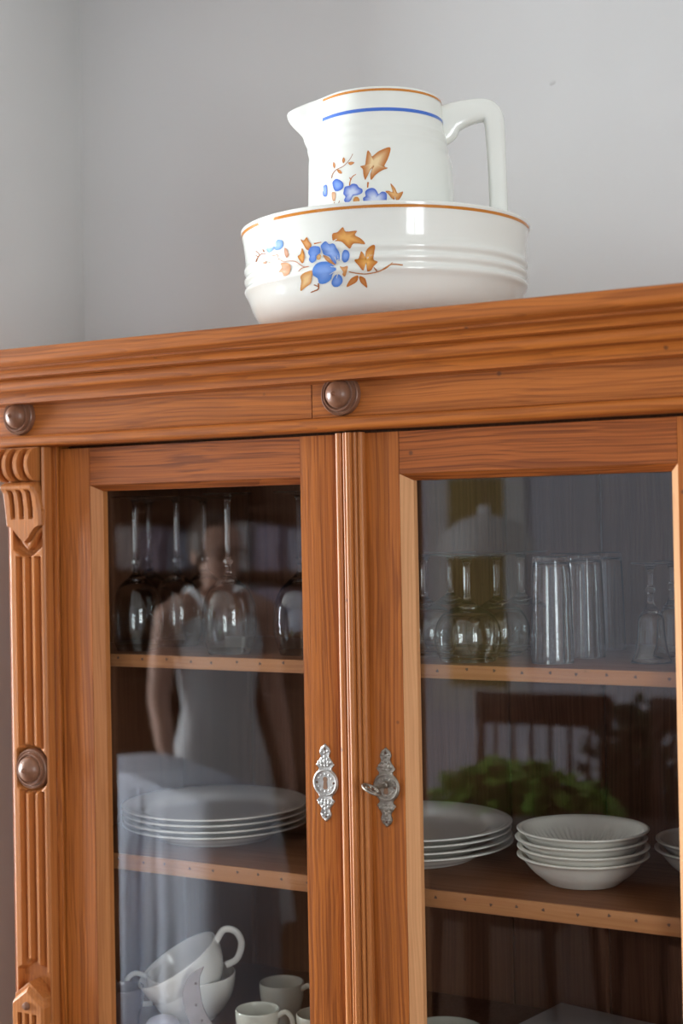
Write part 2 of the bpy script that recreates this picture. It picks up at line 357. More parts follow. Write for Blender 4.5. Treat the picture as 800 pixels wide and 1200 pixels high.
def strip_h(x, z):
    top = 0.020
    e = min(x, SW-x)
    h = top - 0.003*(1-sm(e/0.004))
    inside = False
    for (za, zb, wob) in ((-0.312, -0.034, 0), (-0.6375, -0.372, 0), (-0.80, -0.70, 0)):
        for c in FC:
            u = abs(x-c)/0.0061
            if u < 1:
                # round ends
                lim = min(z-za, zb-z)
                if lim > 0: h = min(h, top - 0.0115*(1-u*u)**0.5*sm(lim/0.003+0.15))
    cx = SW/2
    def pocket(h, cz, r, floor_):
        d = math.hypot((x-cx), (z-cz))
        if d < r: h = min(h, floor_ + (top-floor_)*sm((d-r*0.78)/(r*0.22)))
        return h
    h = pocket(h, ROSZ, 0.0375, 0.007) if 0.009 < x < SW-0.003 else h
    # V-shaped hollow under the capital, and above the lower ornament
    vz = -0.006 - 0.014*math.cos((x-cx)/0.028*PI/2)*(1 if abs(x-cx) < 0.028 else 0)
    if 0.009 < x < SW-0.004:
        d = z-(vz-0.016)
        if d > 0: h = min(h, 0.006+0.014*(1-sm(d/0.004)))
    az = -0.6455 + 0.0195*max(0, 1-abs(x-cx)/0.03)
    if 0.006 < x < SW-0.003 and -0.70 < z < az+0.014: h = min(h, 0.006+0.014*sm((z-az-0.006)/0.008))
    return h
SX0 = -1.4650
def capital_h(x, z):
    Wc = 0.080; zc, R = 0.0985, 0.0240
    if z > 0.073:
        s_ = R*R-(z-zc)**2
        h = 0.012+0.010*sm((z-0.073)/0.02)
        if s_ > 0:
            fin = 0.020+math.sqrt(s_)*0.95
            for k in range(4):
                a = 0.0005+k*0.0205
                u = (x-a)/0.0062
                if -0.15 < u < 1.05: h = max(h, fin)
        return h if x < 0.0690 else 0.0
    t = (0.073-z)/0.095                                    # 0 top, 1 tongue tip
    left = 0.006+0.008*t; right = 0.0665+0.0115*math.sin(min(t*1.9, 1)*PI/2)-0.001*t
    mid = (left+right)/2
    if x < left or x > right: return 0.0
    e = min(x-left, right-x)
    h = 0.030-0.004*t - 0.004*(1-sm(e/0.004)) + 0.005*math.exp(-((z-0.066)/0.006)**2) - 0.006*math.exp(-((z-0.0735)/0.003)**2)
    half = (right-left)/2; u = abs(x-mid)/half
    edge = -0.0215+0.026*(u**1.2) - 0.004*math.cos(u*PI*1.5)
    edge2 = edge + 0.006+0.006*(1-u)
    if z < edge: return 0.0
    if z < edge2: h = h*0.6+0.002*math.sin((z-edge)/(edge2-edge)*PI)
    for c in (-0.0165, 0.0, 0.0165):
        cc = mid+c+0.005*(0.45-t); d = abs(x-cc)/0.0044
        if d < 1 and 0.019 < z < 0.063: h -= 0.022*math.sqrt(1-d*d)*sm(min(z-0.019, 0.063-z)/0.007)
    return h
def lower_h(x, z):
    Wc = 0.058; cx = Wc/2; u = abs(x-cx)/cx
    top = -0.645 - 0.0215*u
    if z > top: return 0
    h = 0.030
    d = top-z
    if d < 0.013: h = 0.018+0.012*sm(d/0.013)
    if d < 0.006: h = 0.024
    e = min(x, Wc-x); h -= 0.004*(1-sm(e/0.003))
    for c in (-0.0135, 0.0, 0.0135):
        dd = abs(x-cx-c)/0.0040
        if dd < 1 and -0.74 < z < -0.688: h -= 0.018*math.sqrt(1-dd*dd)*sm(min(z+0.74, -0.688-z)/0.006)
    return h
def post(x_in):
    """x_in: offset added to the left post's geometry"""
    dx = x_in
    p = bpy.data.objects.new('corner_post', None); COL.objects.link(p); p.parent = cab; p.matrix_parent_inverse = Matrix.Translation(ORG[cab.name]).inverted(); 
    MB().box(CL+dx, -1.3975+dx, 0.0, 0.03, -0.80, 0.1385, 0.001, 1).obj('post_board', PRED, p)
    MB().box(-1.3975+dx, -1.3862+dx, -0.003, 0.03, -0.80, 0.1285, 0.0015).obj('edge_strip', PZ, p)
    s_ = field('fluted_strip', SX0+dx, SX0+SW+dx, -0.80, 0.1230, 110, 720, strip_h, 0.0005, PZC, p)
    c_ = field('carved_capital', -1.4760+dx, -1.3960+dx, -0.027, 0.1232, 130, 230, capital_h, 0.0006, PZC, p)
    l_ = field('carved_ornament', SX0+0.006+dx, SX0+0.064+dx, -0.76, -0.643, 96, 170, lower_h, -0.006, PZC, p)
    MB().lathe([(r_*1.06, z_ if z_ > 0 else -0.006) for r_, z_ in BUT], 48, (SX0+SW/2+dx+.001, -0.0115, ROSZ), axis='y').obj('turned_button', TURNED, p)
    MB().lathe([(0, 0.008), (0.003, 0.0075), (0.0055, 0.004), (0.0062, 0)], 20, (SX0+0.035+dx, -0.035, -0.6775), axis='y').obj('round_stud', TURNED, p)
post(0); post(-0.323-0.0965+1.483-0.0005)

# carcass
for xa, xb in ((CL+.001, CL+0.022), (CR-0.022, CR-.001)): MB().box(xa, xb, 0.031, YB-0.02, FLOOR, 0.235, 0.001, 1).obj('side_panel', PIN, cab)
x = CL+0.022; ws = [0.14, 0.155, 0.145, 0.16, 0.15, 0.135, 0.15, 0.0]
while x < CR-0.03:
    wd = ws.pop(0) or 1; xe = min(x+wd, CR-0.022)
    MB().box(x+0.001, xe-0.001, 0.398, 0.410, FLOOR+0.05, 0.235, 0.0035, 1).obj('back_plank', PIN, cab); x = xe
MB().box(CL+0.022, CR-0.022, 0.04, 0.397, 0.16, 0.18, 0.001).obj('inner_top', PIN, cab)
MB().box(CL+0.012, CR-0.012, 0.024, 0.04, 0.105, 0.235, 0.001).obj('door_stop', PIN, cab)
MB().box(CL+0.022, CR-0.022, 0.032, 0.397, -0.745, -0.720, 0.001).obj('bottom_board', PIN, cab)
def shelf(zt, zb, zn):
    xa, xb = CL+0.0225, CR-0.0225
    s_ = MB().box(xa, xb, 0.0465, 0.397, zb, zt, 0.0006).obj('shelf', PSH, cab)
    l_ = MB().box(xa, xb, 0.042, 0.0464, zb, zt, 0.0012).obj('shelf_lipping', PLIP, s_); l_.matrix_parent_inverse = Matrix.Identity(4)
    m = MB(); rnd = random.Random(int(zt*1000)); x = xa+0.03
    while x < xb-0.02:
        m.lathe([(0, 0.0003), (0.0011, 0.0004), (0.0018, 0.0001), (0.0021, 0)], 8, (x, 0.042, zn+rnd.uniform(-.002, .002)), axis='y', mod=lambda k, a, r, z: (r*(1+.3*math.sin(3*a+x*50)), z)); x += rnd.uniform(0.033, 0.045)
    n_ = m.obj('nail_head', NAIL, s_); n_.matrix_parent_inverse = Matrix.Identity(4); n_['kind'] = 'stuff'
SH1, SH2, BOT = -0.1775, -0.4655, -0.720
shelf(SH1, -0.1955, -0.184); shelf(SH2, -0.4880, -0.474)
# lower half, out of the picture
sweep([(0.0, -0.80), (0.02, -0.80)] + arc(0.02, -0.815, 0.015, 90, -90, 6) + [(0.0, -0.83)], 'waist_moulding', PX)
MB().box(CL+.02, CR-.02, 0.001, 0.03, -0.86, -0.83).obj('lower_rail', PX, cab)
MB().box(CL+.0, CR-.0, -0.01, 0.03, FLOOR, FLOOR+0.09, 0.003).obj('plinth', PX, cab)
for a, b in ((CL+0.022, CX-0.001), (CX+0.001, CR-0.022)):
    MB().box(a, b, 0.002, 0.026, FLOOR+0.092, -0.862, 0.002).obj('lower_door', PZ, cab)
MB().box(CL+.022, CR-.022, 0.002, 0.03, -0.8295, -0.803, 0.001).obj('front_rail', PX, cab)

# glazed doors
DT, DB, GT, GB = 0.1195, -0.795, 0.0575, -0.735
def door(x0, x1, gl, gr, bwr, bmat):
    d = bpy.data.objects.new('glazed_door', None); COL.objects.link(d); d.parent = cab; d.matrix_parent_inverse = Matrix.Translation(ORG[cab.name]).inverted()
    bw, bd, bk = 0.0140, 0.012, 0.022          # bevel width and depth, thickness
    # stiles: section in x,y
    MB().extrude([(x0, 0.0004), (x0+.0006, 0), (gl-bw, 0), (gl-bw, bk), (x0, bk)], DB, DT, 'z').obj('stile', PZ, d)
    MB().extrude([(gr+bwr, 0), (x1-.0006, 0), (x1, 0.0004), (x1, bk), (gr+bwr, bk)], DB, DT, 'z').obj('stile', PZ, d)
    MB().box(gl-bw+.0003, gr+bwr-.0003, 0.0002, bk, GT+bw*0.6, DT, 0.0004, 1).obj('top_rail', PXR, d)
    MB().box(gl-bw+.0003, gr+bwr-.0003, 0.0002, bk, DB, GB-bw*0.6, 0.0004, 1).obj('bottom_rail', PXR, d)
    b2 = bw*0.6
    def strip(pts, nm, mat):
        # four corner points of the outer front edge and inner edge, mitred
        (ax, az), (bx, bz), (cx_, cz_), (dx_, dz) = pts
        vs = [(ax, 0.0006, az), (bx, 0.0006, bz), (cx_, bd, cz_), (dx_, bd, dz), (ax, bk, az), (bx, bk, bz), (cx_, bk, cz_), (dx_, bk, dz)]
        mesh_obj(nm, vs, [[0, 1, 2, 3], [4, 5, 6, 7], [0, 1, 5, 4], [1, 2, 6, 5], [2, 3, 7, 6], [3, 0, 4, 7]], mat, d, smooth=False)
    o0, o1, t1, t0 = gl-bw+.0002, gr+bwr-.0002, GT+b2-.0002, GB-b2+.0002
    strip([(o0, t1), (o0, t0), (gl, GB), (gl, GT)], 'glazing_bevel', bmat)
    strip([(o1, t0), (o1, t1), (gr, GT), (gr, GB)], 'glazing_bevel', bmat)
    strip([(o0, t1), (o1, t1), (gr, GT), (gl, GT)], 'glazing_bevel', PXR)
    strip([(o0, t0), (o1, t0), (gr, GB), (gl, GB)], 'glazing_bevel', PXR)
    MB().box(gl-.004, gr+.004, bd+.0105, bd+.0130, GB-.004, GT+.004).obj('pane', PANE, d)
    return d
MIDX = -0.9032
dl = door(-1.3846, MIDX-.0003, -1.3150, -0.9828, 0.0025, PBEV)
dr = door(MIDX+.0003, -0.4218, -0.8212, -0.4890, 0.0105, PRAW)
# reeded moulding that covers the meeting of the doors
prof = []; mw = 0.0402; x0 = MIDX-mw/2
def reed(u):
    h = 0.004
    for c, r, hh in ((0.0050, 0.0050, 0.0095), (0.0146, 0.0030, 0.0100), (0.0216, 0.0040, 0.0155), (0.0287, 0.0030, 0.0100), (0.0360, 0.0042, 0.0085)):
        q = (u-c)/r
        if abs(q) < 1: h = max(h, hh-r+r*math.sqrt(1-q*q))
    return h
NR = 150
prof = [(x0+mw*i/NR, -reed(mw*i/NR)) for i in range(NR+1)] + [(x0+mw, -0.0001), (x0, -0.0001)]
mo = MB().extrude(prof, DB, 0.1205, 'z').obj('reeded_moulding', PZC, dl, angle=40)
# lock plates
def lock_plate(cx, cz, mat, parent):
    hw = [(0.0505, 0.0), (0.0485, 0.0022), (0.0465, 0.0054), (0.0440, 0.0068), (0.0410, 0.0081), (0.0385, 0.0076), (0.0360, 0.0062), (0.0335, 0.0064), (0.0310, 0.0080), (0.0285, 0.0098), (0.0262, 0.0112), (0.0240, 0.0135),
          (0.0220, 0.0125), (0.0200, 0.0100), (0.0182, 0.0096)]
    right = [(w_, z) for z, w_ in hw]; R = 0.0188
    right += [(R*math.cos(math.radians(a)), R*math.sin(math.radians(a))) for a in range(58, -59, -8)]
    right += [(w_, -z) for z, w_ in reversed(hw)]
    outline = right + [(-a, b) for a, b in reversed(right[1:-1])]
    n = len(outline); vs = []; fs = []
    levels = [(1.0, 0.0), (1.0, 0.0016), (0.93, 0.0026), (0.84, 0.0024)]
    # rings inset towards the plate's middle line
    for f_, h in levels:
        for a, b in outline: vs.append((cx+a*f_, -h, cz+b*(0.5+0.5*f_) if abs(b) > 0.019 else cz+b*f_))
    for l in range(3):
        for i in range(n): fs.append([l*n+i, l*n+(i+1) % n, (l+1)*n+(i+1) % n, (l+1)*n+i])
    fs.append([3*n+i for i in range(n)])
    m = MB().add(vs, fs)
    def boss(x, z, r, h, k=0): m.lathe([(0, h), (r*.5, h*.9), (r*.85, h*.5), (r, 0)], 12, (cx+x, -0.0022, cz+z), axis='y')
    m.lathe([(0.0150, 0), (0.0153, 0.0010), (0.0162, 0.0014), (0.0171, 0.0010), (0.0174, 0)], 40, (cx, -0.0022, cz), axis='y')
    rnd = random.Random(3)
    for sgn in (1, -1):
        for (x, z, r) in ((0, .0275, .0036), (.0052, .0262, .003), (-.0052, .0262, .003), (.0088, .0265, .0022), (-.0088, .0265, .0022), (0, .0335, .0026), (.004, .031, .002), (-.004, .031, .002), (0, .039, .0016), (.0045, .0415, .0018), (-.0045, .0415, .0018), (0, .0475, .0018), (.0045, .0225, .0018), (-.0045, .0225, .0018), (0, .0222, .0018)):
            boss(x, sgn*z, r*1.15, 0.0009)
    for a in range(0, 360, 30):
        if a % 180: boss(.0112*math.cos(math.radians(a)), .0112*math.sin(math.radians(a)), .0019, .0006)
    o = m.obj('lock_plate', mat, parent, angle=60)
    k = MB()                                     # keyhole, screws: recessed dark slugs standing a hair proud of the plate face
    pts = [(.0034*math.cos(math.radians(a)), .0045+.0034*math.sin(math.radians(a))) for a in range(-50, 231, 20)] + [(-.0034, -.0075), (-.001, -.0085), (.001, -.0085), (.0034, -.0075)]
    k.extrude([(cx+a, cz+b) for a, b in pts], -0.00255, -0.0010, 'y'); k.obj('keyhole', plain('wood_in_keyhole', (0.20, 0.10, 0.05), 0.6), parent)
    for sx, sz in ((-.0125, 0), (.0125, 0), (0, .0437), (0, -.0437)):
        MB().lathe([(0, 0.0007), (0.0013, 0.0006), (0.0018, 0)], 12, (cx+sx, -0.0023, cz+sz), axis='y').obj('screw', NAIL, parent)
    return o
kl, kr = on_y(382, 917, 0), on_y(453, 922.5, 0)
lock_plate(kl.x, kl.z, IRON, dl); lock_plate(kr.x, kr.z, IRON2, dr)
m = MB(); kx, kz = kr.x, kr.z+0.0035
m.tube([(kx, -0.0015, kz), (kx, -0.030, kz)], 0.0026, 14, up=Vector((0, 0, 1)))
m.lathe([(0.0026, 0.003), (0.0042, 0.004), (0.0042, 0.0065), (0.0026, 0.0075)], 16, (kx, 0, kz), axis='y')
ta = math.radians(38)                             # the bow, turned out of the vertical
def kb(u, v): return (kx-u*math.cos(ta)*0.9, -0.030-v, kz+0.0+u*math.sin(ta)*0.6)
rp = [kb(.0155*math.cos(a), .0105+.0105*math.sin(a)) for a in [2*PI*i/28 for i in range(29)]]
m.tube(rp, 0.0017, 8)
for s_ in (-1, 1):
    m.tube([kb(s_*(.0065+.0045*math.cos(a)), .009+.0048*math.sin(a)) for a in [2*PI*i/16 for i in range(17)]], 0.0012, 8)
m.tube([kb(.0035*math.cos(a), .0158+.0035*math.sin(a)) for a in [2*PI*i/14 for i in range(15)]], 0.0011, 8)
m.obj('key', IRON2, dr, angle=60)

# ------------------------------------------------------------------ basin and jug on top
bc = on_z(450, 371, TOPZ); BC = Vector((-0.9150, 0.1285, TOPZ))
BH, BR = 0.1465, 0.1970
def basin_prof():
    out = [(0.0, 0.004), (0.125, 0.004), (0.130, 0.0), (0.140, 0.0), (0.146, 0.006), (0.171, 0.018), (0.182, 0.036), (0.187, 0.052)]
    for z in (0.062, 0.076, 0.090):
        out += [(0.1898, z-0.004), (0.1928, z), (0.1928, z+0.004), (0.1900, z+0.007)]
    out += [(0.1918, 0.118), (0.1940, 0.136), (BR, 0.1435), (BR-.0004, 0.1462), (BR-.003, BH), (BR-.0062, 0.1450), (0.184, 0.130), (0.181, 0.07), (0.165, 0.035), (0.13, 0.014), (0.0, 0.012)]
    return out
basin = thing('wash_basin', 'large round ivory wash basin with blue flower spray and orange rim line on cabinet top', 'basin', BC, room_coords=True)
bp_ = [(r, z) for r, z in basin_prof()]
def refine(prof, n=3):
    out = []
    P = [Vector((p[0], p[1], 0)) for p in prof]
    for a, b in zip(P, P[1:]):
        for k in range(n): q = a.lerp(b, k/n); out.append((q.x, q.y))
    out.append(prof[-1]); return out
def smooth_prof(prof, it=1):
    p = list(prof)
    for _ in range(it): p = [p[0]] + [((a[0]+2*b[0]+c[0])/4, (a[1]+2*b[1]+c[1])/4) for a, b, c in zip(p, p[1:], p[2:])] + [p[-1]]
    return p
bprof = smooth_prof(refine(bp_, 3), 3)
bm_ = MB().lathe(bprof, 128, BC); bbody = bm_.obj('basin_body', WHITE, basin, angle=80)
bvh_b = BVHTree.FromPolygons([v for v in bm_.v], bm_.f)
def band(prof_fn, z0, z1, c, off, name, mat, parent, seg=128, amin=0, amax=2*PI, n=5):
    vs = []; fs = []; na = seg
    for j in range(n+1):
        z = z0+(z1-z0)*j/n
        for i in range(na+1):
            a = amin+(amax-amin)*i/na; r = prof_fn(a, z)+off; vs.append((c.x+r*math.cos(a), c.y+r*math.sin(a), c.z+z))
    W_ = na+1; fs = [[j*W_+i, j*W_+i+1, (j+1)*W_+i+1, (j+1)*W_+i] for j in range(n) for i in range(na)]
    return mesh_obj(name, vs, fs, mat, parent, angle=80)
def radius_at(prof, z):
    best = None
    for (r0, z0), (r1, z1) in zip(prof, prof[1:]):
        if z0 <= z <= z1 and z1 > z0: best = max(best or 0, r0+(r1-r0)*(z-z0)/(z1-z0))
    return best
band(lambda a, z: radius_at(bprof, z), 0.1375, 0.1410, BC, 0.0004, 'rim_line', ORANGE, basin)

JC = Vector((BC.x-0.0045, BC.y-0.001, BC.z+0.0135)); JH = 0.309
jug = thing('jug', 'ivory jug with square handle, pouring lip and blue rim line standing in wash basin', 'jug', JC, room_coords=True)
JA = math.radians(27)                              # direction of the handle
jp = [(0.0, 0.003), (0.06, 0.003), (0.066, 0.0), (0.074, 0.0), (0.085, 0.010), (0.094, 0.035), (0.0975, 0.07), (0.0985, 0.11), (0.0978, 0.15), (0.0965, 0.19), (0.0950, 0.215)]
for z in (0.222, 0.236, 0.250): jp += [(0.0932-(z-.222)*.16, z), (0.0920-(z-.222)*.16, z+.004), (0.0902-(z-.222)*.16, z+.008)]
jp += [(0.0848, 0.264), (0.0836, 0.280), (0.0832, 0.294), (0.0828, .299), (0.0812, .302), (0.0790, .300), (0.078, 0.28), (0.08, 0.26), (0.088, 0.21), (0.092, 0.13), (0.088, 0.05), (0.07, 0.012), (0.0, 0.010)]
jprof = smooth_prof(refine([(a*1.028, b*JH/0.302) for a, b in jp], 2), 2)
def spout(a, r, z):
    d = (a-(JA+PI)+PI) % (2*PI)-PI
    t = sm((z-0.19)/(JH-0.19)); g = math.exp(-(d/0.33)**2)
    g2 = math.exp(-(d/0.20)**2)
    return r+(0.015*g+0.027*g2*t*t)*t**1.3, z-(0.009*g2)*sm((z-0.26)/0.04)
jm = MB().lathe(jprof, 160, JC, mod=lambda k, a, r, z: spout(a, r, z)); jm.obj('jug_body', WHITE, jug, angle=80)
bvh_j = BVHTree.FromPolygons([v for v in jm.v], jm.f)
sa = JA+PI
band(lambda a, z: spout(a, radius_at(jprof, z), z)[0], JH-.0075, JH-.0042, JC, 0.0005, 'rim_line', ORANGE, jug, amin=sa+0.52, amax=sa+2*PI-0.52)
band(lambda a, z: spout(a, radius_at(jprof, z), z)[0], JH-.0345, JH-.0300, JC, 0.0004, 'blue_line', BLUE, jug, amin=sa+0.52, amax=sa+2*PI-0.52)
hd = Vector((math.cos(JA), math.sin(JA), 0)); hs = Vector((-math.sin(JA), math.cos(JA), 0))
hp = [(0.078, 0.275), (0.088, 0.279), (0.100, 0.2865), (0.118, 0.2925), (0.136, 0.2955), (0.1475, 0.2940), (0.1545, 0.285), (0.1570, 0.268), (0.1590, 0.21), (0.160, 0.16), (0.159, 0.12), (0.153, 0.095), (0.140, 0.08), (0.120, 0.072), (0.095, 0.068)]
hr = [0.030, 0.0265, 0.0205, 0.0175, 0.0160, 0.0150, 0.0140, 0.0135, 0.0125, 0.0125, 0.0125, 0.0125, 0.0125, 0.0135, 0.017]
path = smooth_path([JC+hd*a+Vector((0, 0, b)) for a, b in hp], 5)
rr = [v.x for v in smooth_path([(r, 0, 0) for r in hr], 5)]
MB().tube(path, [0.0115]*len(path), 24, up=hs, power=3.2, rad2=rr).obj('jug_handle', WHITE, jug, angle=60)

# painted sprays: outlines laid on the curved glaze
def lay(bvh, x, y, off=0.00045):
    hit, nrm, idx, dist = bvh.ray_cast(CAM, ray(x, y).normalized())
    if hit is None: return None
    if nrm.dot(CAM-hit) < 0: nrm = -nrm
    return hit+nrm*off
class Spray:
    def __init__(s, bvh, ox, oy, sc): s.b = bvh; s.ox, s.oy, s.sc = ox, oy, sc; s.v = []; s.f = []; s.c = []; s.lift = 0.0004
    def P(s, x, y): return lay(s.b, s.ox+x/s.sc, s.oy+y/s.sc, s.lift)
    def shape(s, pts, edge, mid, center=None, sharp=False, fade=1.0):
        V = [Vector((a, b, 0)) for a, b in pts]; n = len(V); out = []
        for i in range(n):
            a, b, c, d = V[i-1], V[i], V[(i+1) % n], V[(i+2) % n]
            for k in range(4):
                t = k/4
                out.append(b.lerp(c, t) if sharp else 0.5*((2*b)+(c-a)*t+(2*a-5*b+4*c-d)*t*t+(3*b-a-3*c+d)*t**3))
        cen = Vector((*center, 0)) if center else sum(V, Vector())/n
        base = len(s.v); m = len(out); levels = (1.0, 0.8, 0.55, 0.3)
        ok = True
        for l in levels:
            for q in out:
                w_ = cen.lerp(q, l); p = s.P(w_.x, w_.y)
                if p is None: ok = False; p = Vector()
                s.v.append(p); t = ((1-l)/0.7)**fade; s.c.append([e+(mm-e)*min(1, t) for e, mm in zip(edge, mid)])
        p = s.P(cen.x, cen.y); s.v.append(p or Vector()); s.c.append(list(mid))
        if not ok or p is None: del s.v[base:]; del s.c[base:]; return
        for l in range(3):
            for i in range(m): s.f.append([base+l*m+i, base+l*m+(i+1) % m, base+(l+1)*m+(i+1) % m, base+(l+1)*m+i])
        for i in range(m): s.f.append([base+3*m+i, base+3*m+(i+1) % m, base+4*m])
        s.lift += 0.00001
    def stem(s, pts, w0, w1, col):
        pth = smooth_path([(a, b, 0) for a, b in pts], 5); n = len(pth); base = len(s.v); tmp = []
        for i, p in enumerate(pth):
            t = (pth[min(i+1, n-1)]-pth[max(i-1, 0)]).normalized(); nn = Vector((-t.y, t.x, 0)); w_ = w0+(w1-w0)*i/(n-1)
            for sg in (-.5, .5):
                q = p+nn*w_*sg; h = s.P(q.x, q.y)
                if h is None: return
                tmp.append(h)
        s.v += tmp; s.c += [list(col)]*len(tmp)
        for i in range(n-1): s.f.append([base+2*i, base+2*i+1, base+2*i+3, base+2*i+2])
        s.lift += 0.00001
    def obj(s, name, parent):
        me = bpy.data.meshes.new(name); me.from_pydata(s.v, [], s.f); me.update()
        at = me.color_attributes.new('paint', 'FLOAT_COLOR', 'POINT')
        for i, c in enumerate(s.c): at.data[i].color = (*c, 1)
        for p in me.polygons: p.use_smooth = True
        me.materials.append(PAINT); o = bpy.data.objects.new(name, me); COL.objects.link(o); attach(o, parent); return o
OE, OM, BE, BM, BRN, PALE = (0.52, 0.15, 0.012), (0.84, 0.44, 0.11), (0.025, 0.11, 0.58), (0.20, 0.36, 0.80), (0.36, 0.12, 0.03), (0.85, 0.83, 0.75)
j = Spray(bvh_j, 350, 160, 5.333)
j.shape([(570, 68), (560, 130), (535, 185), (556, 198), (520, 212), (480, 240), (452, 272), (447, 240), (455, 215), (470, 190), (440, 215), (425, 240), (416, 272), (404, 240), (400, 205), (384, 186), (412, 182), (420, 140), (430, 88), (448, 105), (458, 125), (500, 92)], OE, (0.90, 0.68, 0.38), (470, 165), fade=1.4)
j.stem([(433, 285), (430, 320)], 11, 8, OE)
j.stem([(338, 108), (318, 145), (280, 185), (235, 208), (212, 235), (205, 262)], 3, 5, BRN)
for pts in ([(218, 160), (229, 178), (224, 200), (214, 182)], [(281, 130), (290, 148), (280, 168), (272, 150)], [(308, 166), (328, 158), (347, 164), (325, 179)], [(240, 207), (262, 212), (270, 232), (250, 228)]): j.shape(pts, OE, (0.68, 0.3, 0.1))
j.stem([(358, 236), (335, 252), (322, 280), (318, 308)], 4, 8, OE); j.stem([(318, 256), (328, 272)], 6, 6, OE)
j.shape([(212, 285), (232, 266), (255, 272), (278, 292), (276, 322), (250, 340), (228, 340), (216, 318)], BE, BM)
j.shape([(155, 310), (174, 302), (178, 330), (175, 372), (156, 374), (150, 350), (156, 335)], BE, BM)
j.shape([(207, 352), (228, 350), (232, 378), (226, 402), (212, 398)], (0.62, 0.28, 0.12), (0.8, 0.5, 0.3))
j.shape([(282, 340), (290, 315), (318, 308), (335, 296), (362, 300), (376, 318), (397, 330), (396, 352), (370, 366), (340, 372), (325, 400), (302, 416), (284, 400), (292, 376), (280, 360)], BE, (0.62, 0.7, 0.90), (335, 352), fade=1.2)
j.shape([(402, 385), (418, 372), (415, 345), (440, 325), (470, 324), (490, 345), (498, 360), (520, 345), (545, 352), (550, 378), (545, 410), (530, 428), (430, 430), (408, 412)], BE, (0.70, 0.77, 0.93), (475, 398), fade=1.2)
j.shape([(300, 434), (318, 424), (345, 426), (352, 436), (320, 440)], BE, BM)
j.shape([(340, 398), (350, 380), (368, 378), (380, 395), (376, 415), (358, 422), (344, 414)], (0.62, 0.25, 0.05), (0.70, 0.33, 0.08))
j.shape([(541, 343), (562, 340), (585, 346), (572, 294), (600, 322), (618, 356), (650, 344), (640, 375), (618, 402), (606, 396), (600, 372), (592, 392), (575, 382), (560, 362)], OE, (0.80, 0.45, 0.16), (600, 362))
j.stem([(596, 382), (592, 402), (588, 420)], 6, 4, OE)
j.shape([(612, 412), (632, 400), (662, 402), (650, 416), (628, 420)], OE, OM)
j.stem([(222, 412), (230, 430), (240, 438)], 5, 4, BRN); j.stem([(256, 402), (248, 420), (238, 436)], 4, 5, BRN)
j.shape([(378, 422), (392, 418), (396, 430), (382, 430)], OE, OM)
j.obj('painted_spray', jug)
b = Spray(bvh_b, 290, 250, 4.2105)
BEb, BMb = (0.06, 0.19, 0.62), (0.22, 0.38, 0.80)
b.shape([(418, 124), (420, 100), (445, 92), (470, 68), (485, 90), (538, 86), (530, 108), (560, 125), (580, 152), (545, 150), (520, 152), (505, 174), (485, 160), (462, 140), (425, 136)], OE, OM, (490, 120))
b.stem([(440, 128), (415, 142), (408, 154)], 5, 3, PALE)
b.shape([(527, 230), (548, 222), (560, 188), (575, 205), (580, 228), (584, 186), (605, 162), (628, 158), (624, 200), (622, 228), (642, 240), (622, 262), (608, 282), (590, 284), (586, 255), (580, 240), (572, 282), (550, 262)], OE, OM, (588, 232))
b.stem([(500, 288), (545, 296), (590, 298), (650, 285), (690, 262), (715, 252), (765, 256)], 5, 6, (0.52, 0.20, 0.05)); b.stem([(668, 276), (692, 264), (716, 242)], 8, 3, (0.52, 0.20, 0.05))
b.stem([(622, 266), (638, 284)], 4, 8, BRN)
b.shape([(488, 362), (510, 322), (545, 306), (540, 335), (515, 352)], OE, (0.6, 0.25, 0.08)); b.shape([(552, 310), (580, 322), (590, 366), (570, 352), (555, 335)], OE, (0.6, 0.25, 0.08))
b.shape([(455, 264), (472, 266), (494, 262), (490, 285), (480, 312), (468, 300), (472, 288)], (0.62, 0.25, 0.07), (0.75, 0.4, 0.16))
b.shape([(262, 128), (278, 134), (292, 118), (302, 135), (316, 155), (308, 180), (290, 178), (275, 152)], OE, (0.75, 0.38, 0.14)); b.stem([(328, 150), (350, 146), (365, 142)], 7, 3, OE)
b.shape([(248, 212), (262, 200), (270, 172), (282, 205), (276, 244), (262, 240)], OE, OM)
b.shape([(262, 382), (266, 335), (262, 310), (285, 292), (322, 284), (318, 312), (312, 345), (290, 362)], (0.6, 0.24, 0.05), (0.85, 0.58, 0.25))
b.stem([(350, 345), (350, 372), (332, 382), (312, 390)], 7, 5, BRN); b.stem([(328, 352), (348, 360)], 5, 5, BRN)
b.stem([(305, 262), (275, 262), (240, 240), (205, 236), (178, 238), (150, 222)], 4, 4, (0.62, 0.32, 0.2)); b.stem([(300, 262), (270, 270), (252, 288)], 5, 3, OE)
b.shape([(182, 170), (196, 180), (204, 204), (194, 218), (184, 200)], (0.62, 0.27, 0.14), (0.72, 0.42, 0.28))
b.shape([(152, 290), (170, 268), (165, 248), (195, 245), (215, 262), (205, 300), (180, 310), (172, 292)], (0.72, 0.36, 0.18), (0.82, 0.52, 0.34))
b.shape([(78, 225), (92, 228), (94, 250), (84, 262)], (0.65, 0.32, 0.18), (0.8, 0.5, 0.36)); b.stem([(105, 243), (125, 240), (150, 238)], 5, 4, (0.62, 0.3, 0.16)); b.stem([(118, 212), (150, 206), (150, 220)], 3, 3, (0.62, 0.3, 0.16))
b.stem([(42, 208), (55, 212), (72, 200), (92, 200)], 4, 4, BRN); b.stem([(42, 186), (55, 196), (60, 206)], 4, 4, BRN); b.stem([(62, 206), (50, 222), (44, 240)], 4, 6, BRN); b.stem([(76, 178), (84, 192)], 5, 5, BRN)
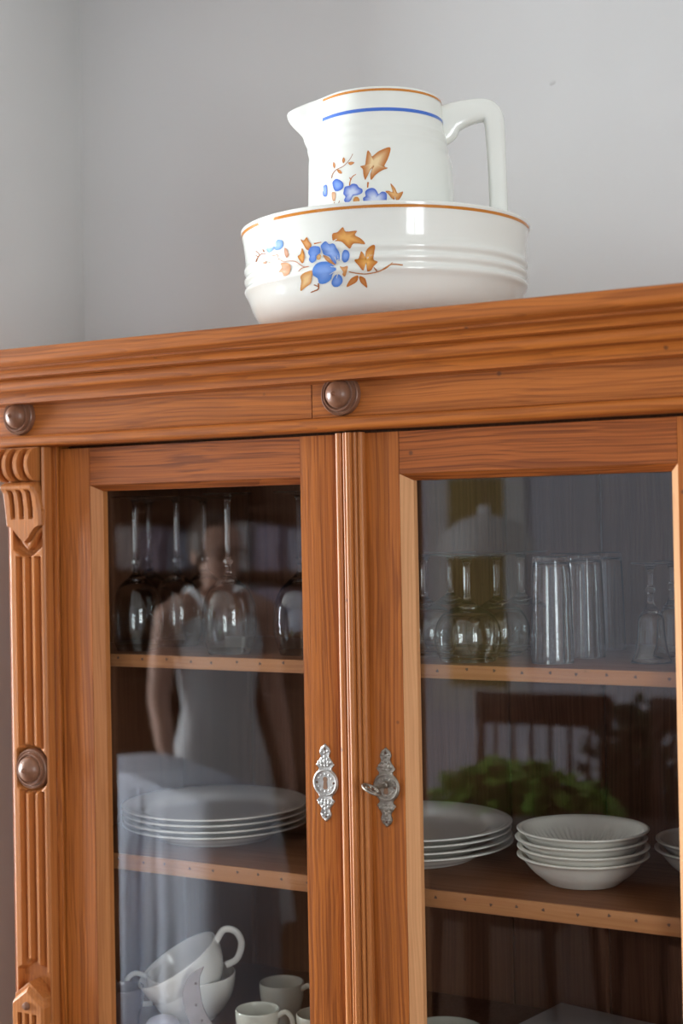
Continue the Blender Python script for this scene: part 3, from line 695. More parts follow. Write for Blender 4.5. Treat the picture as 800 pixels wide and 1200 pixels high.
b.shape([(94, 170), (108, 158), (130, 162), (126, 182), (108, 194), (96, 184)], (0.16, 0.34, 0.80), (0.30, 0.50, 0.88)); b.shape([(134, 150), (150, 130), (172, 136), (176, 160), (160, 178), (140, 182), (132, 166)], (0.16, 0.34, 0.80), (0.34, 0.52, 0.88))
b.shape([(300, 195), (308, 172), (330, 162), (356, 168), (360, 192), (342, 210), (338, 232), (318, 244), (304, 230), (308, 212)], BEb, BMb)
b.shape([(362, 160), (385, 138), (402, 152), (425, 150), (440, 172), (452, 190), (456, 212), (452, 235), (442, 228), (436, 250), (420, 238), (405, 215), (378, 205), (368, 182)], BEb, (0.32, 0.48, 0.86), (415, 190))
b.shape([(468, 196), (478, 180), (496, 184), (504, 208), (496, 232), (478, 242), (466, 226)], BEb, BMb)
b.shape([(322, 278), (338, 250), (365, 238), (400, 240), (425, 258), (438, 278), (420, 300), (412, 325), (385, 345), (355, 345), (346, 320), (325, 305)], (0.08, 0.24, 0.68), BMb, (380, 290))
b.shape([(418, 330), (432, 305), (450, 300), (466, 315), (468, 340), (450, 360), (428, 362), (416, 348)], BEb, BMb)
b.shape([(342, 214), (352, 200), (364, 210), (358, 228), (345, 228)], (0.62, 0.30, 0.08), (0.75, 0.48, 0.2)); b.shape([(372, 206), (400, 218), (424, 240), (436, 256), (410, 246), (385, 228)], (0.55, 0.22, 0.06), (0.66, 0.32, 0.12))
for pts in ([(446, 210), (450, 250)], [(430, 215), (446, 252)], [(400, 262), (440, 268)], [(405, 300), (440, 282)], [(440, 320), (446, 290)]): b.stem(pts, 2, 5, PALE)
b.obj('painted_spray', basin)

# ------------------------------------------------------------------ crockery
def plate_mesh():
    p = [(0, .004), (.080, .004), (.084, 0), (.088, .0005), (.090, .004), (.104, .009), (.110, .0155), (.132, .0205), (.1405, .0222), (.1420, .0238), (.1410, .0252), (.1375, .0250), (.1345, .0238), (.1330, .0243), (.1310, .0238), (.112, .0195), (.106, .0135), (.098, .0085), (.08, .0068), (0, .0065)]
    return MB().lathe(smooth_prof(refine(p, 2), 1), 96)
pm = plate_mesh()
def stack(mesh_mb, name, first_label, labels, cat, spots, group, mat):
    first = None
    for i, (loc, lab) in enumerate(zip(spots, labels)):
        if first is None:
            first = mesh_mb.obj(name, mat, angle=80); o = first
        else: o = first.copy(); COL.objects.link(o)
        o.location = loc; o.rotation_euler = (0, 0, random.uniform(0, 6)); tag(o, lab, cat, group)
PL, PR_ = Vector((-1.262, 0.205, SH2)), Vector((-0.930, 0.205, SH2))
ord4 = ['bottom', 'second from the bottom', 'third from the bottom', 'top']
stack(pm, 'dinner_plate', '', ['white dinner plate, %s of the stack behind the left door' % o for o in ord4] + ['white dinner plate, %s of the stack behind the right door' % o for o in ord4], 'plate',
      [PL+Vector((.001*math.sin(i*2), .001*math.cos(i*3), i*.0088+.0002)) for i in range(4)] + [PR_+Vector((.0015*math.sin(i*2+1), .001*math.cos(i*3), i*.0088+.0002)) for i in range(4)], 'stacked white dinner plates', PORC)
def bowl_mb():
    p = [(0, .003), (.040, .003), (.043, 0), (.047, 0.0005), (.050, .004), (.064, .014), (.074, .026), (.0785, .0325), (.0835, .0345), (.0855, .0362), (.0848, .0380), (.0810, .0378), (.0785, .0366), (.0765, .0352), (.0715, .0265), (.060, .0150), (.045, .0072), (.0, .006)]
    pr = smooth_prof(refine(p, 2), 1); n = len(pr); ki = int(n*0.66)
    def mod(k, a, r, z):
        if k > ki and r > 0.03:
            f_ = sm((0.0775-r)/0.004)*sm((r-.032)/.01); return r+0.0012*f_*math.cos(a*56), z+0.0016*f_*math.cos(a*56)
        if k > ki-5 and 0.079 < r < 0.0825: return r, z+0.0005*math.cos(a*80)
        return r, z
    return MB().lathe(pr, 320, mod=mod)
BL1, BL2 = Vector((-0.6605, 0.160, SH2)), Vector((-0.508, 0.262, SH2))
bo = [Vector((.0012*math.sin(i*2.3), .001*math.cos(i*1.7), i*.0112+.0002)) for i in range(4)]
stack(bowl_mb(), 'cereal_bowl', '', ['ribbed cream bowl, %s of the middle stack of four' % o for o in ord4] + ['ribbed cream bowl, lower of two by the right edge', 'ribbed cream bowl, upper of two by the right edge'], 'bowl',
      [BL1+o for o in bo] + [BL2+Vector((0, 0, .0002)), BL2+Vector((.001, .002, .0115+.0002))], 'stacked ribbed bowls', CREAM)

# cups in the lower compartment
def cup_mb(R, H, foot, wall=.0028):
    p = [(0, .003), (foot-.004, .003), (foot-.002, 0), (foot+.001, 0), (foot+.002, .004), (R*.72, H*.18), (R*.93, H*.5), (R*.99, H*.8), (R, H-.001), (R-wall/2, H), (R-wall, H-.001), (R*.95-wall, H*.75), (R*.88-wall, H*.45), (R*.62, H*.16), (0, .008)]
    return MB().lathe(smooth_prof(refine(p, 3), 2), 72)
def cup(name, label, R, H, foot, mat, loc, ha, group, tilt=None, hr=.0038, hh=None, hout=.028):
    t = thing(name, label, 'cup', loc, group)
    cup_mb(R, H, foot).obj('cup_body', mat, t, angle=80)
    hh = hh or H*.8
    pts = [(R*.93, .86*H), (R+hout*.55, .97*H), (R+hout, .82*H), (R+hout*.95, .55*H), (R+hout*.35, .30*H), (R*.88, .30*H)]
    MB().tube(smooth_path([(a, 0, b) for a, b in pts], 6), hr*.8, 14, up=Vector((0, 1, 0)), rad2=hr*1.0).obj('cup_handle', mat, t, angle=70)
    t.rotation_euler = (tilt[0] if tilt else 0, tilt[1] if tilt else 0, ha)
    return t
g = 'cups in the lower compartment'
CB = Vector((on_y(224, 1160, .135).x, .135, BOT))
cup('breakfast_cup', 'wide white breakfast cup standing upright under the tilted cup', .066, .066, .036, PORC, CB, math.radians(205), g, hout=.03)
t2 = thing('breakfast_cup', 'wide white breakfast cup lying tilted in another cup, handle uppermost', 'cup', CB+Vector((.012, .004, .031)), g)
cup_mb(.066, .066, .036).obj('cup_body', PORC, t2, angle=80)
R, H, hout = .066, .066, .030
MB().tube(smooth_path([(a, 0, b_) for a, b_ in [(R*.93, .86*H), (R+hout*.55, 1.02*H), (R+hout, .85*H), (R+hout*.95, .55*H), (R+hout*.35, .30*H), (R*.88, .30*H)]], 6), .0034, 14, rad2=.0050).obj('cup_handle', PORC, t2, angle=70)
t2.rotation_euler = (math.radians(6), math.radians(-30), math.radians(28))
def at(px, py, Z): return on_z(px, py, Z)
c1 = at(330, 1150, BOT+.058); cup('coffee_cup', 'small grey-green coffee cup behind the others, whole rim in view', .033, .058, .021, GREYC, (c1.x, c1.y, BOT), math.radians(5), g, hout=.02)
c2 = at(299, 1183, BOT+.058); cup('coffee_cup', 'small grey-green coffee cup in front, handle turned right', .031, .058, .021, GREYC, (c2.x, c2.y+.006, BOT), math.radians(10), g, hout=.02)
c3 = at(368, 1190, BOT+.058); cup('coffee_cup', 'small grey-green coffee cup half hidden by the door stile', .031, .058, .021, GREYC, (c3.x, c3.y+.012, BOT), math.radians(40), g, hout=.02)
c4 = at(158, 1196, BOT+.06); cup('coffee_cup', 'small dark brown cup at lower left behind glass', .028, .055, .019, plain('brown_glaze', (.06, .045, .05), .2, coat=.5), (on_y(147, 1196, .066).x, .066, BOT), math.radians(150), g, hout=.02)
c5 = at(199, 1203, BOT+.05)
MB().lathe(smooth_prof(refine([(0, 0), (.016, 0), (.023, .006), (.0250, .013), (.021, .021), (.012, .0255), (.0, .0265)], 3), 1), 40).obj('egg', plain('pale_lilac_glaze', (.55, .55, .66), .3, coat=.4, noise=.15, nscale=90))
eg = bpy.data.objects['egg']; eg.name = 'sugar_pot'; eg.location = (on_y(201, 1195, .075).x-.001, .0545, BOT); tag(eg, 'round pale lilac pot in front of the wide cups', 'pot')
# curved steel blade with rivets
q0, q1 = at(225, 1215, BOT+.004), on_y(238, 1133, 0.070)
m = MB(); n = 26; pts2 = []
cen = [(238, 1133), (228, 1145), (224, 1160), (225, 1175), (230, 1190), (240, 1207), (252, 1222)]
cp = smooth_path([(a, b_, 0) for a, b_ in cen], 5); wd = [0.5+10.5*math.sin(min(1, i/(len(cp)*.45))*PI/2) for i in range(len(cp))]
fr_, bk_ = [], []
for i, p in enumerate(cp):
    tt = (cp[min(i+1, len(cp)-1)]-cp[max(i-1, 0)]).normalized(); nn = Vector((-tt.y, tt.x, 0))
    for sg in (-1, 1):
        q = p+nn*wd[i]*sg*(1.0 if sg < 0 else .95); v = on_y(q.x, q.y, 0.058); fr_.append(v); bk_.append(v+Vector((0, .0016, 0)))
nb = len(fr_); fs = []
for i in range(len(cp)-1):
    a = 2*i; fs += [[a, a+1, a+3, a+2], [nb+a, nb+a+2, nb+a+3, nb+a+1], [a, a+2, nb+a+2, nb+a], [a+1, nb+a+1, nb+a+3, a+3]]
fs += [[0, nb, nb+1, 1], [nb-2, nb-1, 2*nb-1, 2*nb-2]]
bl = thing('curved_blade', 'curved crescent of worn brown metal with small rivets standing before the wide cups', 'utensil', (on_y(240, 1207, .058).x, .058, BOT), room_coords=True)
mesh_obj('blade', fr_+bk_, fs, STEEL, bl)
for px, py in ((229, 1152.5), (229.5, 1178), (236.5, 1196)):
    v = on_y(px, py, .058); MB().lathe([(0, .0012), (.0014, .0010), (.002, 0)], 12, (v.x, .058, v.z), axis='y').obj('rivet', NAIL, bl)
# the dish and the folded newspapers at lower right
MB().lathe(smooth_prof(refine([(0, 0), (.035, 0), (.05, .008), (.057, .013), (.0555, .015), (.048, .010), (.034, .004), (0, .004)], 3), 1), 64).obj('shallow_dish', GREYC)
ds = bpy.data.objects['shallow_dish']; dq = on_z(520, 1200, BOT+.022); ds.location = (dq.x, max(dq.y, .09), BOT); tag(ds, 'shallow grey dish at the bottom beside the newspaper', 'dish')
PAPER = plain('newsprint', (.50, .48, .47), .8, noise=.1, nscale=25); PRINT = plain('printed_photograph', (.035, .04, .032), .6, noise=.5, nscale=30)
np_ = thing('newspaper', 'folded grey newspaper lying on the cabinet bottom at lower right', 'newspaper', (-.62, .23, BOT), rotz=math.radians(-11))
for k in range(5): MB().box(-.19+.001*k, .19-.002*k, -.125+.0015*k, .125-.001*k, .0003+k*.0034, .0033+k*.0034, .0006, 1).obj('folded_sheet', PAPER, np_)
MB().box(-.10, .17, -.115, .060, .0171, .01735).obj('printed_picture', PRINT, np_)

# ------------------------------------------------------------------ glassware on the upper shelf
def thin_bowl_profile(outer, wall=0.0012):
    """outer profile going from mouth to stem end, returns outer followed by inner"""
    return outer
def stem_glass(mouth_r, max_r, H, bowl_h, stem_r, foot_r, knob=0, flare=0):
    """upside-down glass: mouth on the shelf (z=0), foot at z=H, one closed profile"""
    zb = bowl_h
    if flare: bowl = [(mouth_r, 0), (mouth_r*.80, bowl_h*.15), (max_r*.78, bowl_h*.36), (max_r*.72, bowl_h*.6), (max_r*.70, bowl_h*.8), (max_r*.42, bowl_h*.96)]
    else: bowl = [(mouth_r, 0), (mouth_r+(max_r-mouth_r)*.75, bowl_h*.2), (max_r, bowl_h*.42), (max_r*.94, bowl_h*.64), (max_r*.72, bowl_h*.84), (max_r*.36, bowl_h*.96)]
    stem = [(stem_r*1.5, zb+.003), (stem_r, zb+.012)]
    if knob: stem += [(stem_r, zb+.016), (stem_r+.004, zb+.021), (stem_r, zb+.026)]
    stem += [(stem_r*.95, (zb+H)/2), (stem_r*1.05, H-.012), (stem_r*1.9, H-.006)]
    foot = [(foot_r*.5, H-.0035), (foot_r-.001, H-.0022), (foot_r, H-.001), (foot_r-.001, H), (foot_r*.4, H-.0008), (0, H-.001)]
    wl = .0013
    inner = [(0, zb-.006)] + [(max(r-wl, .001), z-(.004 if i == 0 else .0006)) for i, (r, z) in enumerate(reversed(bowl[1:]))] + [(mouth_r-wl, 0.0)]
    prof = smooth_prof(refine(inner, 3), 1) + smooth_prof(refine(bowl+stem+foot, 3), 1)
    return MB().lathe(prof, 48)
goblet = stem_glass(.036, .0445, .139, .074, .0042, .038)
wine = stem_glass(.030, .040, .229, .110, .0036, .036, knob=1)
bell = stem_glass(.0265, .0235, .126, .070, .0034, .024, knob=1, flare=1)
def tumbler():
    p = [(0, .128), (.0, .136), (.021, .136), (.0228, .1335), (.0250, .08), (.0275, .0005), (.0262, .0), (.0238, .08), (.0215, .128)]
    q = [(0, .128), (.0205, .128), (.0222, .121), (.0240, .08), (.0262, .0), (.0275, .0005), (.0256, .08), (.0235, .1335), (.0215, .136), (0, .136)]
    return MB().lathe(smooth_prof(refine(q, 3), 1), 48)
tumb = tumbler()
def place(mb, name, cat, group, items):
    first = None
    for x, y, lab in items:
        if first is None: first = mb.obj(name, CRYSTAL, angle=80); o = first
        else: o = first.copy(); COL.objects.link(o)
        o.location = (x, y, SH1+.0003); tag(o, lab, cat, group)
def gx(px, Y): return on_y(px, 700, Y).x
place(goblet, 'goblet', 'glass', 'upturned goblets on the upper shelf', [
    (gx(547, .100), .100, 'upturned round goblet standing in front on upper shelf behind the right door'),
    (gx(582, .195), .195, 'upturned round goblet just behind and right of the front goblet'),
    (gx(497, .165), .165, 'upturned round goblet close to the left stile of the right door'),
    (gx(528, .285), .285, 'upturned goblet at the back behind the front goblet'),
    (gx(611, .300), .300, 'upturned goblet at the back beside the tumblers')])
place(tumb, 'tumbler', 'glass', 'tall tumblers upturned beside the goblets', [
    (gx(646, .105), .105, 'tall upturned tumbler in front beside the goblets'),
    (gx(684, .195), .195, 'tall upturned tumbler in the middle of the tumblers'),
    (gx(664, .275), .275, 'tall upturned tumbler at the back of the tumblers'),
    (gx(709, .320), .320, 'tall upturned tumbler at the back, nearest the bell-shaped glass')])
place(bell, 'liqueur_glass', 'glass', 'small bell-shaped glasses at the right', [
    (gx(762, .150), .150, 'small upturned bell-shaped glass alone near the right stile'),
    (gx(787, .250), .250, 'small upturned bell-shaped glass half hidden by the right stile')])
place(wine, 'wine_glass', 'glass', 'tall upturned wine glasses behind the left door', [
    (gx(160, .110), .110, 'tall upturned wine glass nearest the left stile in front row'),
    (gx(208, .195), .195, 'tall upturned wine glass just behind the gap between two front ones'),
    (gx(268, .100), .100, 'tall upturned wine glass in the middle of the front row behind left door'),
    (gx(352, .120), .120, 'tall upturned wine glass beside the middle stile'),
    (gx(176, .300), .300, 'tall upturned wine glass in the back row at left'),
    (gx(240, .300), .300, 'tall upturned wine glass in the back row further right')])

# ------------------------------------------------------------------ the room that the glass mirrors
exec_room = True
DKW = pine('dark_stained_wood', 2, (.13, .055, .03), (.06, .025, .015), rough=.35)
CLOTH = plain('daylight_tinted_linen', (.72, .76, .88), .8, bump=.3, bscale=300)  # white linen, bluish daylight put into its colour
def table(name, label, x0, x1, y0, y1, top, mat, cloth=None):
    t = thing(name, label, 'table', ((x0+x1)/2, (y0+y1)/2, FLOOR), room_coords=True)
    MB().box(x0, x1, y0, y1, top-.03, top, .006).obj('table_top', mat, t)
    MB().box(x0+.06, x1-.06, y0+.05, y1-.05, top-.12, top-.03).obj('apron', mat, t)
    for xx in (x0+.05, x1-.05):
        for yy in (y0+.05, y1-.05):
            MB().lathe([(.0, FLOOR), (.016, FLOOR), (.022, FLOOR+.12), (.030, FLOOR+.4), (.026, top-.25), (.034, top-.2), (.034, top-.03), (0, top-.03)], 20, (xx, yy, 0)).obj('leg', mat, t)
    return t
CLO0 = set(bpy.data.objects)
# side table and white cloth, added and turned windowwards for a bright reflection
wa = mirrored(250, 985, 3.55); tx1, tx0 = wa.x+.02, wa.x-.80; ty1 = wa.y+.1; ty0 = ty1-.22; tz = mirrored(200, 935, 3.55).z
table('side_table', 'added narrow side table under a floor-length white cloth, for its pale reflection', tx0+.02, tx1-.02, ty0+.02, ty1-.02, tz-.004, DKW)
m = MB(); ring = []
nper = 160; vs = []
def rect_pt(s_, gro):
    # rounded rectangle walk
    hx, hy = (tx1-tx0)/2, (ty1-ty0)/2; a = 2*PI*s_; p_ = 6
    cx_, cy_ = math.cos(a), math.sin(a); r = (abs(cx_/hx)**p_+abs(cy_/hy)**p_)**(-1/p_)
    r += gro*(0.018+0.016*math.sin(a*14)+.008*math.sin(a*23+1)); return ((tx0+tx1)/2+r*cx_, (ty0+ty1)/2+r*cy_)
zs = [tz+.002, tz, tz-.03, tz-.2, tz-.5, FLOOR+.01]; gs = [-.2, 0, .2, .6, .9, 1.2]
for z, g_ in zip(zs, gs):
    for i in range(nper): a, b_ = rect_pt(i/nper, g_); vs.append((a, b_, z))
fs = [[l*nper+i, l*nper+(i+1) % nper, (l+1)*nper+(i+1) % nper, (l+1)*nper+i] for l in range(len(zs)-1) for i in range(nper)]; fs.append(list(range(nper)))
tag(mesh_obj('tablecloth', vs, fs, CLOTH, angle=80), 'white cloth falling to the floor over the added side table', 'tablecloth')
piv = Matrix.Translation((tx1, ty1, 0)) @ Matrix.Rotation(math.radians(32), 4, 'Z') @ Matrix.Translation((-tx1, -ty1, 0))
for o in set(bpy.data.objects)-CLO0:
    if o.parent is None:
        l_ = Matrix.Translation(o.location); o.matrix_basis = piv @ l_
# dining table, chairs, plants
p_ = mirrored(600, 945, 3.6); DTZ = -0.775
table('dining_table', 'dark wooden dining table with a leafy plant on it', -1.72, -.70, -2.05, -1.36, DTZ, DKW)
def chair(x, y, rz, label, src=None):
    if src: return copy_thing(src, (x, y, FLOOR), label, rotz=rz)
    t = thing('dining_chair', label, 'chair', (x, y, FLOOR), 'dining chairs round the dark table', rotz=rz)
    MB().box(-.21, .21, -.20, .20, .43, .46, .012).obj('seat', DKW, t)
    for sx in (-1, 1):
        MB().tube([(sx*.17, .17, .44), (sx*.19, .19, 0)], [.018, .013], 10).obj('leg', DKW, t); MB().tube([(sx*.17, -.17, .44), (sx*.19, -.20, 0)], [.018, .013], 10).obj('leg', DKW, t)
        MB().tube([(sx*.19, -.18, .45), (sx*.205, -.23, 1.0)], [.016, .013], 10).obj('back_post', DKW, t)
    MB().box(-.225, .225, -.245, -.222, .93, 1.03, .01).obj('top_rail', DKW, t)
    for k in range(6): xx = -.14+k*.056; MB().tube([(xx, -.18, .45), (xx*1.1, -.23, .94)], .007, 8).obj('spindle', DKW, t)
    return t
ch0 = chair(-1.66, -2.28, PI*0+math.radians(0), 'dark spindle-back chair at the long side of the dining table')
chair(-1.12, -2.30, math.radians(4), 'dark spindle-back chair beside the other one at the long side', ch0)
LEAF = plain('leaf_green', (.24, .46, .07), .45, noise=.3, nscale=20); LEAF2 = plain('dull_olive_leaf', (.07, .085, .03), .6, noise=.3, nscale=20)
POT = plain('terracotta', (.35, .15, .08), .8); POTW = plain('white_pot', (.6, .6, .58), .4)
def plant(name, label, loc, rx, rz, n, leaf, mat, pot, pr, ph, seed, ry=1.0):
    rnd = random.Random(seed); t = thing(name, label, 'plant', loc)
    MB().lathe([(0, 0), (pr*.75, 0), (pr, ph), (pr*1.05, ph), (pr*1.05, ph-.02), (pr*.9, ph-.02), (0, ph-.03)], 32).obj('pot', pot, t)
    m = MB()
    for i in range(n):
        a = rnd.uniform(0, 2*PI); e = rnd.uniform(.1, 1.45); r = rnd.uniform(.5, 1)
        c = Vector((math.cos(a)*math.cos(e)*rx*r, math.sin(a)*math.cos(e)*rx*r*ry, ph+rz*math.sin(e)*r))
        d = Vector((math.cos(a+rnd.uniform(-.6, .6)), math.sin(a+rnd.uniform(-.6, .6)), rnd.uniform(-.3, .8))).normalized(); s_ = d.cross(Vector((0, 0, 1))).normalized(); u_ = s_.cross(d)
        L_ = leaf*rnd.uniform(.7, 1.25); W2 = L_*.33
        m.add([c-d*L_*.5, c+s_*W2*.8-d*L_*.15-u_*.1*L_, c+s_*W2*.7+d*L_*.2-u_*.1*L_, c+d*L_*.5-u_*.12*L_, c-s_*W2*.7+d*L_*.2-u_*.1*L_, c-s_*W2*.8-d*L_*.15-u_*.1*L_, c+u_*.04*L_], [[0, 1, 6], [1, 2, 6], [2, 3, 6], [3, 4, 6], [4, 5, 6], [5, 0, 6]])
        if i % 4 == 0: m.tube([(0, 0, ph*.8), c*.5+Vector((0, 0, ph*.5)), c], .0025, 5)
    f_ = m.obj('foliage', mat, t); f_['kind'] = 'stuff'
q = mirrored(608, 925, 3.6); plant('potted_herb', 'bright green leafy herb in a white pot on the dining table', (q.x, q.y+.03, DTZ+.0005), .26, .12, 420, .075, LEAF, POTW, .09, .075, 1, .30)
q = mirrored(740, 880, 4.5); plant('tall_plant', 'tall dark olive bush in a terracotta pot behind the dining table', (q.x-.02, q.y-.1, FLOOR+.001), .24, .55, 700, .08, LEAF2, POT, .16, .45, 5)
# pendant lamp
q = mirrored(565, 650, 4.5); lp = thing('pendant_lamp', 'white domed pendant lamp hanging over the dining table', 'lamp', (q.x, q.y, q.z), room_coords=True)
MB().lathe([(.155, 0), (.150, .03), (.125, .075), (.08, .108), (.02, .122), (.018, .15), (0, .15), (0, .145), (.012, .118), (.075, .104), (.12, .072), (.146, .03), (.152, 0)], 64, q).obj('lamp_shade', plain('white_enamel', (.85, .85, .85), .3), lp)
MB().tube([q+Vector((0, 0, .148)), Vector((q.x, q.y, CEIL))], .003, 8).obj('cord', NAIL, lp)
# framed yellow picture on the far wall
a, b_ = mirrored(485, 560, 6.6), mirrored(578, 812, 6.6); pic = thing('framed_picture', 'yellow and brown abstract picture in a wide white mount on the far wall', 'picture', ((a.x+b_.x)/2, YF+.02, (a.z+b_.z)/2), room_coords=True)
x0, x1, z0, z1 = a.x, b_.x, b_.z, a.z
MB().box(x0-.10, x1+.10, YF+.001, YF+.025, z0-.12, z1+.12, .003).obj('mount', plain('white_mount', (.75, .75, .75), .6), pic)
MB().box(x0, x1, YF+.025, YF+.028, z0, z1).obj('picture_print', plain('ochre_print', (.36, .26, .06), .6, noise=.5, nscale=4), pic)
# tall wooden bookcase at the far left, pale boxes added for bright reflected patches
bx0, bx1, by0, by1 = -4.75, -3.35, YF+.001, YF+.30
bk = thing('bookcase', 'tall brown wooden bookcase against the far wall', 'bookcase', ((bx0+bx1)/2, (by0+by1)/2, FLOOR), room_coords=True)
BW_ = pine('bookcase_wood', 2, (.17, .075, .035), (.09, .04, .02))
for xx in (bx0, (bx0+bx1)/2-.012, bx1-.024): MB().box(xx, xx+.024, by0, by1, FLOOR, .75, .002).obj('upright', BW_, bk)
MB().box(bx0+.024, bx1-.024, by0, by0+.01, FLOOR+.05, .75).obj('back_board', BW_, bk)
szs = [FLOOR+.05, -1.15, -.78, -.50, -.20, .10, .42, .73]
for z in szs:
    for xa, xb in ((bx0+.0245, (bx0+bx1)/2-.0125), ((bx0+bx1)/2+.0125, bx1-.0245)): MB().box(xa, xb, by0+.0105, by1-.01, z-.02, z, .001).obj('bookshelf_board', BW_, bk)
cols_ = [('white', (.75, .76, .80)), ('pale lilac', (.50, .46, .62)), ('pale blue', (.45, .50, .65))]; rnd = random.Random(4); cnt = {}
spotnames = {-.50: 'fourth shelf', -.20: 'fifth shelf', .10: 'sixth shelf'}
box_mats = {n_: plain(n_.replace(' ', '_')+'_card', c_, .6) for n_, c_ in cols_}
for z in (-.50, -.20):
    for side, xa in (('left', bx0+.05), ('right', (bx0+bx1)/2+.04)):
        for i, (nm, ht) in enumerate((('white', .23), ('pale lilac', .21), ('pale blue', .19))):
            if (z == -.5) and side == 'left': continue
            w_ = .12; x_ = xa+i*.17
            o = MB().box(x_, x_+w_, by0+.03, by1-.03, z+.0005, z+ht, .004).obj('storage_box', box_mats[nm])
            tag(o, '%s storage box, added for a bright reflection, on the %s half of the bookcase, %s from the floor' % (nm, side, spotnames[z]), 'box', 'storage boxes in the bookcase')

# the woman whose reflection stands in the left door
hc = mirrored(248, 648, 4.45)
FX = math.radians(28)                               # heading: 0 faces +X
SKIN = plain('skin', (.62, .36, .27), .5); HAIR = plain('brown_hair', (.06, .035, .022), .45, noise=.3, nscale=60); DRESS = plain('white_cotton_dress', (.80, .81, .84), .75, bump=.3, bscale=250)
FEET = FLOOR; HT = hc.z+.115-FEET
s = HT/1.62
V = {'pelvis': (0, 0, .90), 'waist': (.0, 0, 1.03), 'chest': (.01, 0, 1.20), 'upchest': (0, 0, 1.31), 'neck': (.0, 0, 1.39), 'skull': (.015, 0, 1.47)}
verts = [V[k_] for k_ in V]; names = list(V); edges = [(0, 1), (1, 2), (2, 3), (3, 4), (4, 5)]; rad = [(.112, .092), (.100, .080), (.125, .09), (.11, .07), .045, .05]
def chain(start, pts):
    prev = names.index(start) if isinstance(start, str) else start
    for (p, r) in pts: verts.append(p); rad.append(r); edges.append((prev, len(verts)-1)); prev = len(verts)-1; names.append('x')
    return prev
hands = []
for sy in (-1, 1):
    chain('pelvis', [((0, sy*.085, .84), .085), ((0, sy*.09, .66), .074), ((.01, sy*.088, .47), .055), ((0, sy*.085, .32), .052), ((-.01, sy*.08, .10), .034), ((0, sy*.08, .045), .034), ((.09, sy*.09, .028), .030), ((.14, sy*.095, .022), .022)])
    el = (-.02 if sy > 0 else .0, sy*.20, 1.06); wr = (.07, sy*.20, .84)
    last = chain('upchest', [((0, sy*.10, 1.335), .055), ((0, sy*.165, 1.31), .048), ((-.01, sy*.185, 1.19), .040), (el, .033), ((.03, sy*.205, .95), .030), (wr, .021), ((.085, sy*.198, .795), (.036, .016)), ((.092, sy*.195, .765), (.036, .014))])
    for f_, (o_, L_) in enumerate(((-.027, .055), (-.010, .066), (.008, .062), (.025, .048))):
        chain(last, [((.092+o_*.9+.003, sy*.192, .75), .0085), ((.096+o_, sy*.183, .75-L_*.5), .0078), ((.096+o_, sy*.170, .75-L_), .0068)])
    chain(last, [((.128, sy*.188, .785), .010), ((.140, sy*.175, .752), .008)])
bmm = bmesh.new()
def blob(cx, cy, cz, rx, ry, rz, n=3):
    M = Matrix.Translation((cx*s, cy*s, cz*s)) @ Matrix.Diagonal((rx*s, ry*s, rz*s, 1)); bmesh.ops.create_icosphere(bmm, subdivisions=n, radius=1, matrix=M)
for i0, i1 in edges:                                  # the body as a run of overlapping ellipsoids, fused below into one skin
    A, B_ = Vector(verts[i0]), Vector(verts[i1]); ra, rb = [r if isinstance(r, tuple) else (r, r) for r in (rad[i0], rad[i1])]
    n_ = max(2, int((B_-A).length/(min(ra[1], rb[1], ra[0], rb[0])*.45))+1)
    for k_ in range(n_+1):
        t_ = k_/n_; c_ = A.lerp(B_, t_); rw = ra[0]+(rb[0]-ra[0])*t_; rn = ra[1]+(rb[1]-ra[1])*t_
        torso = i1 < 6
        blob(c_.x, c_.y, c_.z, rn if torso else (rw if rw > rn else rn), rw if torso else rn, min(rw, rn), 2)
hz = 1.62-.115
blob(.0, 0, hz+.028, .092, .074, .086); blob(.025, 0, hz-.035, .066, .058, .070); blob(.060, 0, hz-.092, .026, .026, .022)      # cranium, face, chin
blob(.096, 0, hz-.020, .016, .010, .024, 2); blob(.104, 0, hz-.030, .013, .013, .010, 2)                                       # nose
blob(.084, 0, hz-.060, .012, .022, .0055, 2); blob(.082, 0, hz-.071, .012, .019, .006, 2)                                      # lips
blob(.078, 0, hz+.018, .014, .045, .010, 2)                                                                                   # brow
for sy in (-1, 1):
    blob(.000, sy*.073, hz-.012, .018, .008, .028, 2); blob(.072, sy*.030, hz-.002, .013, .013, .010, 2)                        # ears, eyes
me2 = bpy.data.meshes.new('person'); bmm.to_mesh(me2); bmm.free()
tmp = bpy.data.objects.new('person_tmp', me2); COL.objects.link(tmp); rm = tmp.modifiers.new('r', 'REMESH'); rm.mode = 'VOXEL'; rm.voxel_size = .0036; rm.use_smooth_shade = True
sm_ = tmp.modifiers.new('s', 'SMOOTH'); sm_.iterations = 2
dg = bpy.context.evaluated_depsgraph_get(); me3 = bpy.data.meshes.new_from_object(tmp.evaluated_get(dg)); bpy.data.objects.remove(tmp)
for p in me3.polygons: p.use_smooth = True
me3.materials.clear(); me3.materials.append(SKIN)
person = bpy.data.objects.new('person', me3); COL.objects.link(person); person.location = (hc.x, hc.y, FEET); person.rotation_euler = (0, 0, FX)
tag(person, 'person in a sleeveless white dress with glasses and pinned-up brown hair, arms hanging', 'person')
def wear(mb, name, mat): return mb.obj(name, mat, person, angle=70)
m = MB()
def ell(z, rx, ry, cx=0, n=64, wob=0):
    return [(s*(cx+(rx+wob*math.sin(11*2*PI*i/n))*math.cos(2*PI*i/n)), s*(ry+wob*math.sin(11*2*PI*i/n))*math.sin(2*PI*i/n), s*z) for i in range(n)]
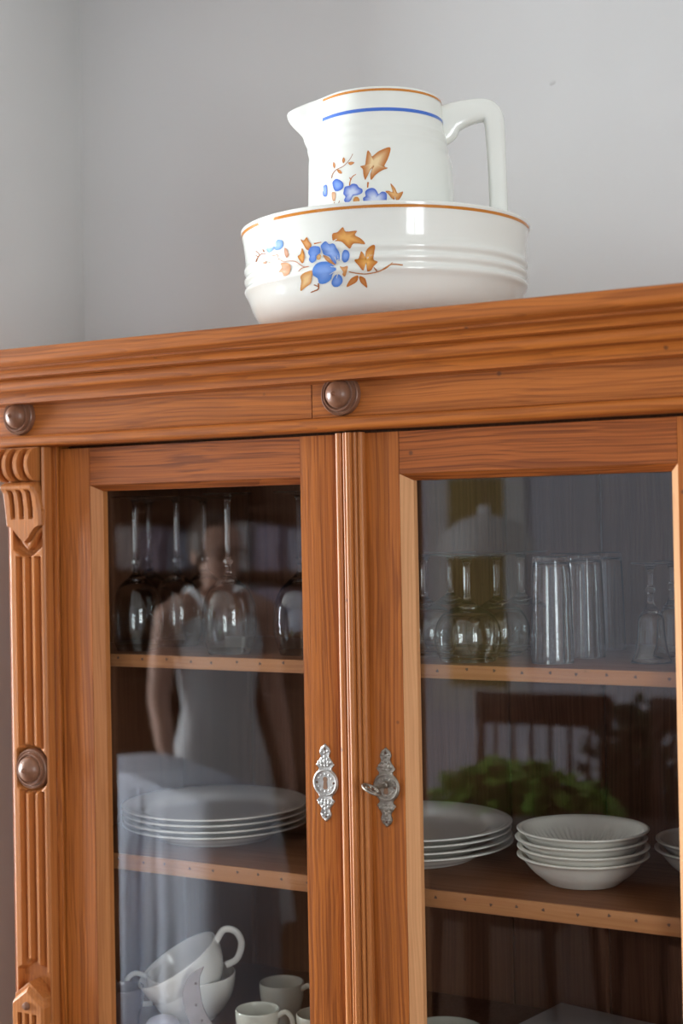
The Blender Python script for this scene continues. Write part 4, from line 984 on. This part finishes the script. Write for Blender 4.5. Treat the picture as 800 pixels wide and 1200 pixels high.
rings = [ell(1.325, .078, .120), ell(1.29, .098, .136), ell(1.21, .118, .146, .008), ell(1.12, .105, .130), ell(1.03, .095, .118), ell(.97, .105, .130), ell(.88, .128, .155), ell(.75, .150, .175, 0, 64, .006), ell(.55, .17, .20, 0, 64, .012), ell(.36, .19, .22, 0, 64, .018)]
vs = [v for r in rings for v in r]; fs = [[l*64+i, l*64+(i+1) % 64, (l+1)*64+(i+1) % 64, (l+1)*64+i] for l in range(len(rings)-1) for i in range(64)]
inner = [Vector((v[0]*.975, v[1]*.975, v[2])) for v in vs]; nv = len(vs); vs += inner; fs += [[nv+a for a in f_] for f_ in fs]
for l in (0, len(rings)-1): fs += [[l*64+i, l*64+(i+1) % 64, nv+l*64+(i+1) % 64, nv+l*64+i] for i in range(64)]
m.add(vs, fs); wear(m, 'dress', DRESS)
for sy in (-1, 1):
    wear(MB().tube(smooth_path([(s*.088, s*sy*.075, s*1.31), (s*.066, s*sy*.085, s*1.355), (s*.0, s*sy*.09, s*1.388), (s*-.062, s*sy*.085, s*1.355), (s*-.085, s*sy*.075, s*1.31)], 5), .006*s, 10, rad2=.016*s), 'shoulder_strap', DRESS)
m = MB().lathe([(0, .093), (.045, .086), (.078, .055), (.092, .02), (.093, -.02), (.082, -.06), (.06, -.075), (.052, -.07), (.074, -.02), (0, .05)], 40, (0, 0, 0))
hv = []
for v in m.v:
    x_ = v.x*1.02-.012
    if x_ > .045 and v.z < .045: x_ = .045+(x_-.045)*.1
    hv.append((s*x_, s*v.y*.86, s*(hz+.033+v.z)))
wear(MB().add(hv, m.f), 'hair', HAIR)
wear(MB().lathe([(0, .042), (.03, .03), (.042, 0), (.03, -.03), (0, -.042)], 24, (s*-.10, 0, s*(hz+.05))), 'hair_bun', HAIR)
m = MB()
for sy in (-1, 1):
    m.tube([(s*.098, s*(sy*.031+.024*math.cos(a)), s*(hz+.0+.017*math.sin(a))) for a in [2*PI*i/24 for i in range(25)]], .0022*s, 8, up=Vector((1, 0, 0)))
    m.tube([(s*.098, s*sy*.055, s*(hz+.005)), (s*.0, s*sy*.078, s*(hz+.006))], .0018*s, 8)
m.tube([(s*.100, -.008*s, s*(hz+.004)), (s*.100, .008*s, s*(hz+.004))], .002*s, 8)
wear(m, 'eyeglasses', plain('black_frame', (.02, .02, .02), .3))
